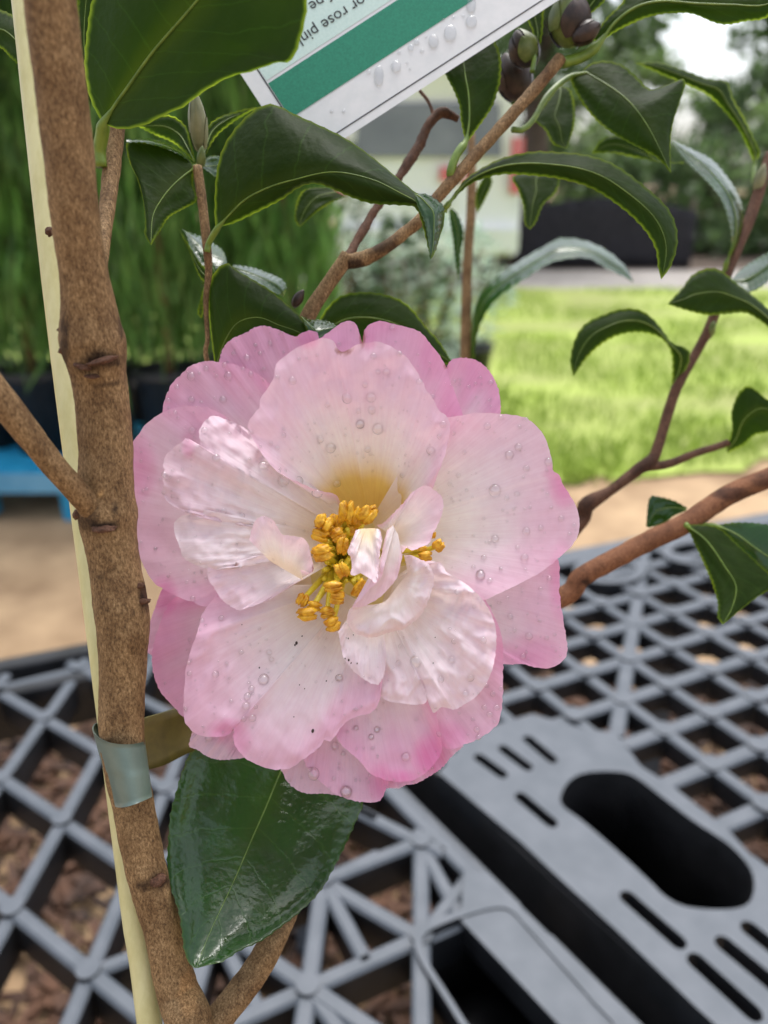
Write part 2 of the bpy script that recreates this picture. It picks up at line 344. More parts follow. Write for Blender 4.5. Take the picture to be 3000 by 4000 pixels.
# right tray: square mesh
rt = empty('bench_tray', (GA[0] + .25, GA[1] + .1, BZ))
tag(rt, 'wet grey plastic bench tray with square mesh, long oval pocket and slotted rim', 'bench tray')
o0, wv, tv = np.array([.31197, .83397]), np.array([.025349, -.04607]), np.array([-.05223, -.024818])
plate_px = [(235, 585), (330, 470), (470, 380), (640, 330), (860, 395), (1000, 410), (1110, 560), (1240, 640), (1480, 830), (1600, 960), (1720, 1030), (1900, 1160), (2050, 1900), (1640, 1870), (1350, 1605), (1000, 1265), (760, 1045), (590, 885)]
plate = gp('BR', plate_px)
def rt_ok(p): return right_of_gap(p) > .012 and far_room(p) > .035 and not inpoly(p[0], p[1], plate) and p[0] < .95 and p[1] > .2
def clip_bar(a, b, ok):
    t = np.linspace(0, 1, 21); g = [ok(a + (b - a) * s) for s in t]
    if not any(g): return None
    i0 = g.index(True); i1 = 20 - g[::-1].index(True)
    return (a + (b - a) * t[i0], a + (b - a) * t[i1]) if i1 > i0 else None
lat = {}
for i in range(-8, 14):
    for j in range(-14, 9): lat[i, j] = o0 + i * wv + j * tv
for (i, j), p in lat.items():
    for di, dj in ((1, 0), (0, 1)):
        if (i + di, j + dj) in lat:
            c = clip_bar(p, lat[i + di, j + dj], rt_ok)
            if c: add_bar(rt, c[0], c[1], .0155 if dj else .0130, .024)
    if rt_ok(p) and p[0] < .62: node(rt, p, .0100)
for k0 in (0, 5, -5):
    for s in range(-6, 10):
        a_, b_ = lat.get((s, s + k0)), lat.get((s + 1, s + k0 + 1))
        if a_ is not None and b_ is not None:
            c = clip_bar(a_, b_, rt_ok)
            if c: add_bar(rt, c[0], c[1], .0150, .024)
oval = [tuple(q) for q in cr(gp('BR', [(760, 690), (800, 620), (870, 585), (1000, 580), (1080, 600), (1200, 690), (1330, 790), (1480, 890), (1560, 970), (1595, 1040), (1590, 1120), (1550, 1165), (1450, 1178), (1300, 1165), (1210, 1120), (1150, 1060), (1000, 920), (850, 790), (775, 735)]), 60, True)]
def slot(a, b, hw):
    a, b = np.array(gp('BR', [a])[0]), np.array(gp('BR', [b])[0]); d = (b - a) / np.linalg.norm(b - a); n_ = np.array([-d[1], d[0]]); out = []
    for c, t0 in ((b, -90), (a, 90)):
        for q in range(7): t = R(t0 + 30 * q); out.append(tuple(c + hw * (d * math.cos(t) + n_ * math.sin(t))))
    return out
slots = [slot((410, 520), (510, 592), .0048), slot((515, 482), (618, 560), .0048), slot((622, 440), (725, 528), .0048), slot((590, 690), (722, 802), .0050),
         slot((1050, 1125), (1268, 1318), .0055), slot((1345, 1400), (1590, 1625), .0058), slot((1465, 1325), (1760, 1570), .0058), slot((1575, 1260), (1850, 1480), .0058)]
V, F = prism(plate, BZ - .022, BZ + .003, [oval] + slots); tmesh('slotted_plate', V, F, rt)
n_ = len(oval); cx_, cy_ = np.mean(oval, 0)
V = [(x, y, BZ - .001) for x, y in oval] + [(cx_ + (x - cx_) * .93, cy_ + (y - cy_) * .93, BZ - .10) for x, y in oval]
mesh('oval_pocket', V, [(i, (i + 1) % n_, n_ + (i + 1) % n_, n_ + i)[::-1] for i in range(n_)] + [tuple(range(n_, 2 * n_))], POTM, rt)
add_bar(rt, GA + gd * -.42 + gn * .012, GA + gd * -.02 + gn * .012, .024, .045, 'rim')
fr0 = FE0 + fed * .60; fr1 = FE0 + fed * 1.35; nrm = np.array([fed[1], -fed[0]])
fa = GA + gd * (-.52)
add_bar(rt, FE0 + fed * .42 + nrm * .018, fr1 + nrm * .018, .036, .05, 'rim')
for q in (.60, .72, .86):                                            # rounded hand holes along the far rim
    c = FE0 + fed * q + nrm * .075
    pl = [tuple(c + fed * math.cos(t) * .036 + nrm * math.sin(t) * .024) for t in np.linspace(0, 2 * math.pi, 24, endpoint=False)]
    ou = [tuple(c + fed * math.cos(t) * .05 + nrm * math.sin(t) * .037) for t in np.linspace(0, 2 * math.pi, 24, endpoint=False)]
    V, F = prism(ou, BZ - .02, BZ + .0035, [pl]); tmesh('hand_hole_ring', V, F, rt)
    V, F = prism(pl, BZ - .05, BZ - .045); mesh('hand_hole_cup', V, F, POTM, rt, smooth=False)
# left tray: triangular mesh
lt = empty('bench_tray', (-.2, .5, BZ))
tag(lt, 'dark plastic bench tray with triangular mesh beneath the staked trunk', 'bench tray')
l0, eB, e2 = np.array([-.25721, .38575]), np.array([.068846, -.046009]), np.array([.0033, .08126])
pocket = [tuple(q) for q in cr(gp('BR', [(165, 1310), (200, 1270), (330, 1215), (470, 1175), (540, 1180), (600, 1240), (760, 1420), (900, 1580), (1000, 1720), (760, 1800), (560, 1860), (420, 1760), (260, 1520), (180, 1390)]), 50, True)]
def lt_ok(p): return right_of_gap(p) < -.048 and far_room(p) > .03 and not inpoly(p[0], p[1], pocket) and p[0] > -.75 and p[1] > .12
ll = {(i, j): l0 + i * eB + j * e2 for i in range(-9, 9) for j in range(-7, 12)}
for (i, j), p in ll.items():
    for di, dj in ((1, 0), (0, 1), (1, 1)):
        if dj and di and not (i >= 1 or (j - i == 4)): continue
        if (i + di, j + dj) in ll:
            c = clip_bar(p, ll[i + di, j + dj], lt_ok)
            if c is not None: add_bar(lt, c[0], c[1], .0120 if i > 1 else .0110, .032)
    if lt_ok(p): node(lt, p, .0078)
for a_, b_ in (((2, 2), (2.5, 3)), ((3, 2), (3.5, 1.5)), ((3, 3), (3.5, 3)), ((4, 3), (4.4, 2.4)), ((4, 3), (4.7, 3.0)), ((3, 1), (3.6, .7)), ((3, 2), (3.55, 2.6)), ((4, 2), (4.5, 2.9)), ((2, 1), (2.6, .6))):
    A = l0 + a_[0] * eB + a_[1] * e2; B = l0 + b_[0] * eB + b_[1] * e2
    c = clip_bar(A, B, lt_ok)
    if c is not None: add_bar(lt, c[0], c[1], .0105, .03)
add_bar(lt, GA + gd * -.40 - gn * .044, GA + gd * .10 - gn * .044, .013, .04, 'rim')
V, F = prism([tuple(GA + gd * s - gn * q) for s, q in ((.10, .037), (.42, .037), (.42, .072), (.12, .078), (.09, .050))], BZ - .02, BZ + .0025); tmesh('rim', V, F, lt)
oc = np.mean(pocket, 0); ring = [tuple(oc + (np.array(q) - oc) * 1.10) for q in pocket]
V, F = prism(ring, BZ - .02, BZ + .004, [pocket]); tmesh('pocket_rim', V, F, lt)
n_ = len(pocket); V = [(x, y, BZ - .001) for x, y in pocket] + [(oc[0] + (x - oc[0]) * .9, oc[1] + (y - oc[1]) * .9, BZ - .07) for x, y in pocket]
mesh('pocket', V, [(i, (i + 1) % n_, n_ + (i + 1) % n_, n_ + i)[::-1] for i in range(n_)] + [tuple(range(n_, 2 * n_))], POTM, lt)
for q_, w_ in ((.010, .020), (.062, .013)):
    for p in add_bar(lt, FE0 - fed * .5 + nrm * q_, FE0 + fed * .41 + nrm * q_, w_, .055, 'rim').data.polygons: p.material_index = 1  # rims all dark: reflection of the dark conifers painted into their colour
V, F = prism([tuple(GA + gd * s + gn * q) for s, q in ((-.42, .0005), (.45, .0005), (.45, .004), (-.42, .004))], BZ - .10, BZ - .0035); mesh('rim_wall', V, F, POTM, rt, smooth=False)
# a dark ledge joins the two trays inside the gap
V, F = prism([tuple(GA + gd * s - gn * q) for s, q in ((-.40, -.001), (.45, -.001), (.45, .036), (-.40, .036))], BZ - .075, BZ - .055); mesh('gap_ledge', V, F, POTM, lt, smooth=False)
for s0, s1 in ((-.08, .12), (.15, .36)):
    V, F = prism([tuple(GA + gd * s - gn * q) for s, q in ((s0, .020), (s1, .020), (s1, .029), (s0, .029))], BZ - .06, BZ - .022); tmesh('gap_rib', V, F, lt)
for rootq, pts in ((rt, ((.40, .95), (.9, 1.1), (.35, .25), (.9, .3))), (lt, ((-.7, .52), (-.1, .77), (-.7, .15), (.03, .15)))):
    for x, y in pts:
        b = box_data((x, y, (BZ - .03) / 2), np.eye(3), (.02, .02, (BZ - .03) / 2)); mesh('leg', *b, TRAY, rootq, smooth=False)

# ================================================================ the camellia
FORK = W(815, 4010, .178)
POT_C = np.array([FORK[0] + .015, FORK[1] + .015, 0]); SOIL_Z = BENCH_Z + .135
shrub = empty('camellia_shrub', (POT_C[0], POT_C[1], SOIL_Z))
tag(shrub, 'camellia shrub with one large pale pink flower, glossy leaves and brown trunk', 'shrub')
pot = empty('plant_pot', (POT_C[0], POT_C[1], BENCH_Z + .003))
tag(pot, 'black plastic pot on the bench at the foot of the staked camellia', 'pot')
def lathe(c, prof, seg=32):
    V = [(c[0] + r * math.cos(2 * math.pi * i / seg), c[1] + r * math.sin(2 * math.pi * i / seg), z) for r, z in prof for i in range(seg)]
    return V, grid_faces(len(prof), seg, True)
z0 = BENCH_Z + .003
V, F = lathe(POT_C, [(.001, z0), (.052, z0), (.066, z0 + .13), (.070, z0 + .132), (.070, z0 + .148), (.066, z0 + .148), (.064, z0 + .12)]); mesh('shell', V, F, POTM, pot)
V, F = lathe(POT_C, [(.065, SOIL_Z - .004), (.04, SOIL_Z + .001), (.001, SOIL_Z + .003)]); mesh('potting_soil', V, F, SOIL, pot)

def branch(pts, seg=18, n=60, rough=.05, m=None, name='branch', scars=(), parent=None, bump_at=()):
    """pts: (u, v, depth, radius in photo pixels)"""
    P = cr(pts, n); X = np.array([W(*p[:3]) for p in P]); r = P[:, 2] * P[:, 3] / FP
    for (vv, amt, wd) in bump_at: r = r * (1 + amt * np.exp(-((P[:, 1] - vv) / wd) ** 2))
    V, F, UV = tube_data(X, r, seg, rough, 420, True, len(pts))
    C = np.ones((len(V), 3))
    if scars:
        Pu = proj(V)
        for (u, v, ru, rv, s, c) in scars:
            for i, q in enumerate(Pu):
                d = ((q[0] - u) / ru) ** 2 + ((q[1] - v) / rv) ** 2
                d *= 1 + .8 * nz(q[0] * .03, q[1] * .03, u)
                f = s * (1 - sm(.45, 1.0, d))
                if f > 0: C[i] = C[i] * (1 - f) + np.array(c) * f
    return mesh(name, V, F, m or BARK, parent or shrub, uv=UV, col=C)
def proj(V):
    D = np.asarray(V) - CAM; z = D[:, 1] * cp - D[:, 2] * sp_; y = D[:, 1] * sp_ + D[:, 2] * cp
    return np.stack([1500 + FP * D[:, 0] / z, 2000 - FP * y / z], 1)
DK = (.12, .08, .06)
base_pt = np.array([POT_C[0], POT_C[1], SOIL_Z - .02])
def unproj_depth(p): d = np.asarray(p) - CAM; return d[1] * cp - d[2] * sp_
bu, bv = proj([base_pt])[0]; bd_ = unproj_depth(base_pt)
trunk = branch([(60, -1500, .124, 96), (110, -900, .126, 98), (170, -260, .128, 100), (195, 0, .130, 98), (262, 543, .138, 96), (290, 814, .142, 92), (331, 1085, .147, 93), (362, 1327, .152, 116), (392, 1504, .156, 103), (411, 1706, .159, 102), (421, 2023, .162, 104), (449, 2213, .164, 96), (480, 2440, .166, 98), (479, 2617, .168, 89), (478, 2906, .170, 83), (523, 3152, .172, 78), (575, 3412, .174, 76), (640, 3640, .176, 74), (690, 3856, .177, 78), (760, 4040, .178, 90), (bu * .4 + 780 * .6, bv * .4 + 4080 * .6, bd_ * .4 + .178 * .6, 92), (bu, bv, bd_, 80)],
               40, 360, .045, name='trunk', bump_at=((1330, .06, 60), (2005, .10, 50), (2350, .05, 90), (3700, .03, 40)),
               scars=((395, 1405, 85, 38, .95, DK), (252, 1330, 20, 110, .8, DK), (340, 1440, 60, 18, .8, DK), (470, 1270, 10, 80, .6, DK), (340, 2030, 55, 60, .7, DK), (415, 2055, 60, 26, .95, (.05, .03, .03)), (445, 1985, 16, 24, .9, (.05, .03, .03)), (395, 1498, 110, 9, .7, DK), (565, 2330, 26, 70, .9, DK), (395, 1925, 16, 14, .9, (2.2, 2.2, 2.0)), (620, 3440, 50, 34, .92, (.10, .05, .04)), (560, 3460, 30, 22, .85, DK), (420, 1770, 60, 5, .5, DK), (740, 3880, 50, 120, .55, (1.7, 1.5, 1.3)), (390, 2250, 20, 16, .6, DK), (520, 2390, 10, 10, .8, DK), (470, 2300, 50, 60, .35, (.5, .4, .35))))
# knots and bark lips standing proud on the trunk
def knot(u, v, d, r, sq, ang, m=BARKD):
    V0, F0 = ICO3; c = W(u, v, d); o = []
    for q in V0:
        k = 1 + .35 * nz(q[0] * 2 + u, q[1] * 2, q[2] * 2 + v); a = R(ang)
        x, y, z = q * k * r / FP * d; y *= sq
        o.append(c + np.array([x * math.cos(a) - y * math.sin(a), z * .8, x * math.sin(a) + y * math.cos(a)]))
    mesh('bark_knot', o, F0, m, shrub, col=np.ones((len(o), 3)))
for a in ((402, 1408, .1475, 58, .22, 14), (322, 1432, .1485, 36, .3, -16), (360, 1470, .1490, 30, .25, -4), (276, 1290, .150, 20, 2.4, 85), (262, 1372, .150, 18, 1.8, 80), (405, 2062, .157, 48, .28, 0), (300, 2010, .158, 20, .8, 60), (530, 2290, .163, 14, 2.6, 95), (556, 2350, .163, 12, 2.6, 95), (618, 3438, .1705, 34, .55, 20), (195, 905, .170, 18, .9, 30)): knot(*a)
branch([(-1300, 150, .128, 50), (-750, 720, .131, 56), (-220, 1290, .136, 62), (-60, 1480, .140, 60), (60, 1630, .144, 56), (220, 1830, .150, 48), (330, 1950, .156, 50), (400, 2025, .161, 58)], 24, 80, .05, scars=((380, 2040, 60, 40, .5, DK),))
branch([(470, 380, .172, 30), (452, 520, .172, 34), (432, 700, .170, 33), (412, 860, .166, 30), (385, 1040, .160, 34)], 18, 60, .08, name='twig')
J0 = (1390, 2480, .232)
branch([(790, 4035, .178, 62), (870, 3960, .180, 56), (1000, 3790, .183, 54), (1090, 3620, .186, 50), (1200, 3330, .206, 46), (1320, 2900, .226, 42), (*J0, 40)], 24, 100, .05, scars=((1010, 3880, 40, 60, .5, (.45, .32, .25)), (815, 3985, 22, 22, .8, (1.8, 1.8, 1.5))))
# the long twig that rises behind the flower to the buds
M1 = lambda *p: [q for q in px('M1', p)]
branch([(*J0, 38), (1260, 2000, .207, 36), (1165, 1420, .200, 34), (1200, 1245, .198, 31), (1300, 1085, .197, 28), (1360, 1000, .197, 31)], 20, 90, .05)
branch([(1352, 1025, .197, 28), (1420, 1010, .198, 30), (1500, 970, .198, 25), (1580, 910, .199, 24), (1640, 860, .199, 23), (1710, 770, .200, 23), (1800, 670, .200, 24), (1935, 520, .201, 24), (2070, 370, .202, 24), (2160, 265, .203, 25), (2190, 225, .203, 24)], 18, 120, .08, scars=((1385, 1040, 45, 40, .85, DK), (1500, 960, 60, 40, .7, DK), (2120, 300, 40, 60, .5, (.5, .35, .3))))
branch([(1352, 1010, .197, 18), (1385, 960, .199, 17), (1465, 820, .203, 17), (1560, 690, .207, 17), (1625, 590, .210, 20), (1680, 480, .212, 18), (1730, 440, .213, 20), (1790, 465, .214, 12)], 14, 90, .30, BARKD, 'twig')
branch([(1700, 470, .213, 8), (1675, 400, .214, 7), (1640, 355, .215, 7)], 8, 30, .1, BARKD, 'twig')
# thin stem on the left with the leaf pair
branch([(770, 650, .190, 19), (790, 790, .190, 19), (806, 940, .190, 18), (815, 1060, .191, 15), (805, 1180, .192, 11), (811, 1320, .193, 9), (818, 1440, .195, 10), (1000, 1900, .205, 14), (*J0, 16)], 14, 110, .06, scars=((815, 1000, 20, 50, .5, (.6, .35, .25)),))
# upright stem behind on the right
branch([(1842, 520, .305, 13), (1843, 700, .305, 18), (1840, 830, .306, 19), (1830, 960, .307, 19), (1824, 1100, .308, 20), (1818, 1400, .31, 22), (1815, 1700, .31, 22), (1650, 2150, .27, 26), (*J0, 28)], 14, 90, .06)
# branches on the right
RM = lambda pts: px('RM', pts)
branch([(*J0, 44), (1800, 2460, .226, 42), (2190, 2335, .228, 40), (2271, 2254, .228, 39), (2407, 2180, .229, 39), (2540, 2110, .230, 39), (2678, 2044, .231, 40), (2841, 1936, .232, 40), (3000, 1868, .233, 40), (3200, 1790, .234, 38)], 22, 110, .05, bark_mat('red_bark', (.09, .034, .018), (.20, .085, .04), (.30, .15, .08)), scars=((2290, 2275, 26, 20, .9, DK), (2860, 1930, 90, 30, .75, (.2, .14, .12)), (2990, 1870, 60, 40, .6, (.25, .18, .16))))
branch([(1700, 2380, .236, 24), (2100, 2200, .246, 24), (2268, 2045, .250, 24), (2290, 1975, .250, 34), (2380, 1920, .250, 20), (2440, 1875, .250, 22), (2502, 1827, .250, 24), (2530, 1812, .250, 28), (2563, 1766, .250, 21), (2610, 1610, .251, 20), (2650, 1500, .251, 20), (2718, 1380, .252, 18), (2780, 1258, .252, 19), (2838, 1076, .254, 20), (2890, 950, .255, 20), (2933, 842, .256, 22), (2970, 728, .257, 22), (3010, 600, .258, 20)], 16, 150, .06, BARKD, scars=((2285, 1985, 45, 60, .7, (.4, .35, .3)), (2530, 1815, 50, 50, .7, (.4, .35, .3))))
branch([(2525, 1822, .250, 20), (2610, 1812, .251, 17), (2718, 1770, .252, 15), (2800, 1745, .253, 14), (2845, 1728, .253, 14)], 14, 50, .06, BARKD, 'twig')

# ---------------------------------------------------------------- leaves
def leaf(key, left, right, mid=None, d=(.19, .19, .19), dl=0.0, dr=0.0, under=True, pet=None, ser=3.2, rib=.42, n=64, bulge=0.0, veincol=None, wave=.0006):
    """left/right: margins from base to tip in photo pixels; d: depth of the midrib at base, middle, tip; dl/dr: how far the margins lie behind it"""
    Lp, Rp = cr(px(key, left), n), cr(px(key, right), n)
    Mp = cr(px(key, mid), n) if mid else (Lp + Rp) / 2
    t = np.linspace(0, 1, n); dm = np.interp(t, [0, .5, 1], d); dm = dm * .5 + .5 * (d[0] * (1 - t) ** 2 + 2 * (2 * d[1] - .5 * (d[0] + d[2])) * t * (1 - t) * 1 + d[2] * t ** 2)
    en = np.sin(np.pi * np.clip(t, 0, 1)) ** .7
    for E in (Lp, Rp):                                  # small teeth along the margin
        D = E - Mp; L = np.linalg.norm(D, axis=1)[:, None] + 1e-6
        E += D / L * (ser * ((np.arange(n) % 3 == 1) - .3) * (en > .25))[:, None]
    m = 12; V, UV, C = [], [], []
    sd = Mp[0][0] * .01
    for i in range(n):
        for j in range(-m, m + 1):
            a = 1 - (1 - abs(j) / m) ** 1.7; E = Lp if j < 0 else Rp; off = (dl if j < 0 else dr) * en[i]
            q = Mp[i] + (E[i] - Mp[i]) * a
            dd = dm[i] + off * (a ** 1.4) - bulge * math.sin(math.pi * a) * en[i] + wave * en[i] * min(1, a * 2.2) * nz(t[i] * 4 + sd, j * .24, sd)
            V.append(W(q[0], q[1], dd)); UV.append((a * (1 if j >= 0 else -1), t[i])); ed = (1 - a) * np.linalg.norm(E[i] - Mp[i]) * dm[i] / .19
            em = max(a, (t[i] - .93) / .07 if t[i] > .93 else 0)
            C.append((max(0, 1 - ed / 16) * (1 if under else .45) * (.55 + .45 * sm(-.3, .25, nz(t[i] * 3 + sd, j / m * 2, 5))), max(0, 1 - a * 4) * .8 * (1 - t[i] * .6) + .45 * max(0, 1 - t[i] * 4) * (1 - a), 0))
    F = grid_faces(n, 2 * m + 1); V = np.array(V)
    a = 0
    for f in F:
        p0, p1, p2, p3 = V[list(f)]; nn = np.cross(p2 - p0, p3 - p1); a += nn @ (CAM - p0)
    if (a > 0) == under: F = [f[::-1] for f in F]       # the glossy side is the front side
    o = mesh('leaf', V, F, LEAF, shrub, loc=V[m], uv=UV, col=C)
    M = np.array([W(Mp[i][0], Mp[i][1], dm[i]) for i in range(0, n, 2)]); r = rib * .55e-3 * (1 - .8 * np.linspace(0, 1, len(M)))
    if pet is not None:
        Pp = np.array([W(*q) for q in px(key, pet)]); k = len(Pp) + 6; Pq = cr(np.vstack([Pp, M[:2]]), 14)
        M = np.vstack([Pq[:-2], M[1:]]); r = np.concatenate([np.full(12, rib * 1.9e-3), r[1:]]); r[10:14] = np.linspace(rib * 1.9e-3, r[14], 4)
    Vt, Ft, Ut = tube_data(M, r, 8); mesh('midrib', Vt, Ft, RIB, o)
    return o
# the big leaf at the top left
leaf('S', [(400, 480), (372, 430), (345, 360), (330, 250), (340, 120), (360, 0), (420, -140), (600, -300), (900, -380)], [(412, 486), (470, 505), (560, 490), (640, 450), (720, 415), (800, 355), (900, 300), (980, 280), (1080, 245), (1140, 235), (1180, 130), (1200, 0), (1170, -160), (1080, -300), (900, -380)],
     [(405, 482), (450, 410), (500, 340), (600, 200), (730, 50), (800, -40), (860, -160), (900, -380)], (.163, .150, .140), .006, -.006, True, [(392, 650, .168), (388, 590, .1675), (400, 520, .165)], rib=.75, bulge=.001)
leaf('TL', [(650, 700), (600, 560), (560, 300), (550, 60), (590, -200)], [(660, 700), (660, 560), (650, 300), (680, 60), (700, -200)], None, (.178, .178, .178), 0, 0, True, rib=.3)
leaf('TL', [(-300, 300), (-100, 380), (0, 345), (80, 420), (150, 465), (240, 420)], [(-300, 290), (-150, 60), (0, 70), (120, 130), (220, 250), (242, 410)], None, (.19, .187, .185), .0, .003, True)
# the arching leaf in front of the label
leaf('S', [(842, 905), (838, 800), (845, 680), (870, 580), (920, 500), (985, 435), (1040, 408), (1090, 414), (1150, 445), (1250, 490), (1350, 540), (1450, 610), (1560, 700), (1620, 748), (1690, 785), (1735, 825), (1730, 890), (1705, 960), (1686, 1010)],
     [(862, 885), (920, 870), (1000, 832), (1100, 780), (1170, 732), (1230, 718), (1290, 735), (1370, 770), (1450, 795), (1560, 802), (1622, 812), (1650, 880), (1670, 960), (1682, 1008)],
     [(850, 892), (900, 835), (960, 778), (1050, 732), (1150, 702), (1300, 672), (1450, 700), (1560, 752), (1640, 800), (1680, 880), (1685, 1008)], (.186, .172, .172), .010, .004, True, [(808, 985, .1895), (818, 945, .189)], n=84, bulge=.001)
leaf('M1', [(640, 690), (700, 690), (770, 730), (805, 770), (795, 840), (780, 930), (760, 1020), (728, 1075)], [(630, 690), (650, 760), (690, 850), (705, 930), (715, 1020), (724, 1075)], None, (.1705, .170, .170), .004, -.001, False, rib=.25, n=40)
# the leaf sitting on the flower's shoulder
leaf('S', [(838, 1420), (818, 1250), (814, 1130), (840, 1062), (884, 1028), (930, 1058), (1050, 1130), (1120, 1188), (1180, 1245), (1218, 1322)], [(850, 1440), (930, 1470), (1050, 1450), (1130, 1390), (1160, 1320), (1216, 1326)],
     [(844, 1430), (880, 1330), (930, 1260), (1010, 1240), (1090, 1270), (1150, 1290), (1217, 1324)], (.194, .186, .184), .004, .004, True, rib=.3, bulge=.001)
leaf('L7', [(1195, 1310), (1260, 1340), (1370, 1350), (1440, 1370), (1490, 1400)], [(1200, 1330), (1240, 1410), (1290, 1530), (1370, 1500), (1490, 1410)], None, (.184, .183, .186), .004, -.001, False, rib=.2, n=30)
# the broad arch on the right
leaf('S', [(1742, 800), (1790, 735), (1830, 690), (1950, 622), (2080, 592), (2200, 595), (2300, 607), (2400, 642), (2500, 712), (2600, 802), (2640, 880), (2645, 960), (2620, 1040), (2585, 1090)], [(1748, 812), (1800, 750), (1860, 708), (1960, 682), (2080, 686), (2200, 702), (2320, 742), (2440, 822), (2520, 902), (2560, 972), (2570, 1040), (2582, 1090)],
     None, (.203, .196, .196), .005, .002, True, [(1735, 830, .204), (1738, 812, .2035)], n=84)
# leaf under the bud, pointed
leaf('TR', [(862, 300), (900, 272), (960, 262), (1030, 280), (1090, 330), (1150, 385), (1210, 372), (1292, 340), (1300, 375), (1275, 450), (1250, 530), (1238, 620), (1240, 746)], [(856, 312), (806, 340), (832, 405), (880, 480), (950, 550), (1050, 612), (1150, 662), (1200, 700), (1236, 744)],
     [(860, 306), (920, 340), (1000, 390), (1070, 450), (1130, 530), (1185, 630), (1238, 745)], (.216, .206, .202), .004, .003, True, [(555, 560, .2035), (600, 560, .205), (650, 510, .207), (700, 420, .210), (780, 345, .214)], n=70)
leaf('TR', [(1605, 700), (1625, 660), (1600, 600), (1560, 520), (1510, 430), (1480, 352), (1400, 340), (1290, 300), (1180, 266), (1086, 272)], [(1598, 706), (1575, 650), (1535, 565), (1480, 490), (1400, 412), (1300, 362), (1200, 322), (1110, 282), (1088, 276)], None, (.262, .250, .245), .002, .002, True, [(1605, 880, .258), (1598, 800, .259)], n=60)
leaf('TR', [(1478, 1130), (1500, 1050), (1490, 960), (1460, 870), (1400, 790), (1300, 690), (1244, 610)], [(1482, 1135), (1530, 1040), (1552, 930), (1530, 840), (1480, 760), (1420, 692), (1345, 650), (1246, 606)], None, (.252, .244, .25), -.004, .010, False, [(1468, 1190, .254), (1474, 1160, .253)])
leaf('TR', [(1500, 1208), (1560, 1150), (1660, 1092), (1760, 1060)], [(1505, 1215), (1572, 1262), (1660, 1215), (1765, 1075)], None, (.262, .258, .255), .012, -.006, False, n=40)
leaf('TR', [(1770, 1450), (1660, 1335), (1600, 1282), (1520, 1222), (1460, 1172), (1400, 1160), (1330, 1190), (1290, 1242), (1226, 1312)], [(1765, 1480), (1660, 1412), (1620, 1382), (1560, 1352), (1470, 1357), (1400, 1362), (1310, 1342), (1230, 1316)], None, (.246, .236, .232), .003, .002, True, [(1480, 1200, .252)], n=60)
leaf('RM', [(935, 770), (950, 720), (1005, 650), (1026, 570), (1000, 530), (920, 498), (870, 430), (800, 350), (720, 306), (620, 306), (520, 340), (420, 392), (362, 480), (336, 600), (350, 695)], [(920, 770), (922, 650), (918, 570), (880, 492), (800, 450), (700, 440), (600, 462), (500, 522), (420, 602), (362, 685)], None, (.252, .240, .236), .002, .003, True, [(940, 790, .2515)], n=70)
leaf('RM', [(1235, 1110), (1268, 1000), (1264, 900), (1300, 802), (1350, 750), (1400, 768), (1480, 830), (1600, 850)], [(1245, 1135), (1330, 1092), (1400, 1032), (1480, 1012), (1560, 960), (1600, 860)], None, (.254, .248, .245), .001, .002, True, n=50)
leaf('RM', [(1000, 1560), (1030, 1610), (1090, 1740), (1150, 1880), (1185, 2000), (1184, 2080), (1212, 2124)], [(1010, 1545), (1180, 1560), (1300, 1660), (1430, 1780), (1530, 1880), (1480, 1925), (1380, 1990), (1216, 2124)], [(1005, 1552), (1120, 1640), (1220, 1780), (1290, 1900), (1270, 2020), (1214, 2124)], (.228, .220, .214), .002, .002, True, [(985, 1540, .231), (1000, 1548, .230)], rib=.5)
leaf('RM', [(1180, 1550), (1300, 1535), (1475, 1548), (1620, 1610), (1700, 1760)], [(1185, 1562), (1270, 1640), (1370, 1740), (1480, 1850), (1700, 1800)], [(1182, 1556), (1290, 1600), (1400, 1680), (1520, 1750), (1700, 1780)], (.229, .222, .222), .0, .001, False, [(985, 1542, .231), (1080, 1552, .2305)], rib=.5, n=50)
leaf('RM', [(1010, 1450), (930, 1408), (850, 1388), (792, 1396), (772, 1550)], [(1000, 1470), (930, 1500), (880, 1540), (790, 1565), (774, 1556)], None, (.243, .242, .242), 0, 0, False, rib=.25, n=36)
# glossy leaf hanging below the flower
leaf('BL', [(1330, 330), (1150, 340), (960, 380), (838, 465), (790, 560), (760, 660), (735, 760), (725, 900), (722, 960), (735, 1060), (770, 1170), (785, 1260), (797, 1350), (822, 1405), (846, 1418)], [(1340, 335), (1470, 400), (1560, 540), (1572, 690), (1540, 780), (1500, 870), (1440, 990), (1380, 1090), (1290, 1180), (1200, 1250), (1130, 1300), (1040, 1340), (960, 1390), (900, 1405), (850, 1418)],
     [(1335, 332), (1280, 440), (1215, 565), (1150, 720), (1080, 880), (1020, 1020), (960, 1150), (900, 1280), (848, 1416)], (.216, .190, .167), -.0055, -.0045, False, [(1400, 200, .219), (1360, 270, .218)], n=96, rib=.40, bulge=-.0008, wave=.0016, ser=4.5)
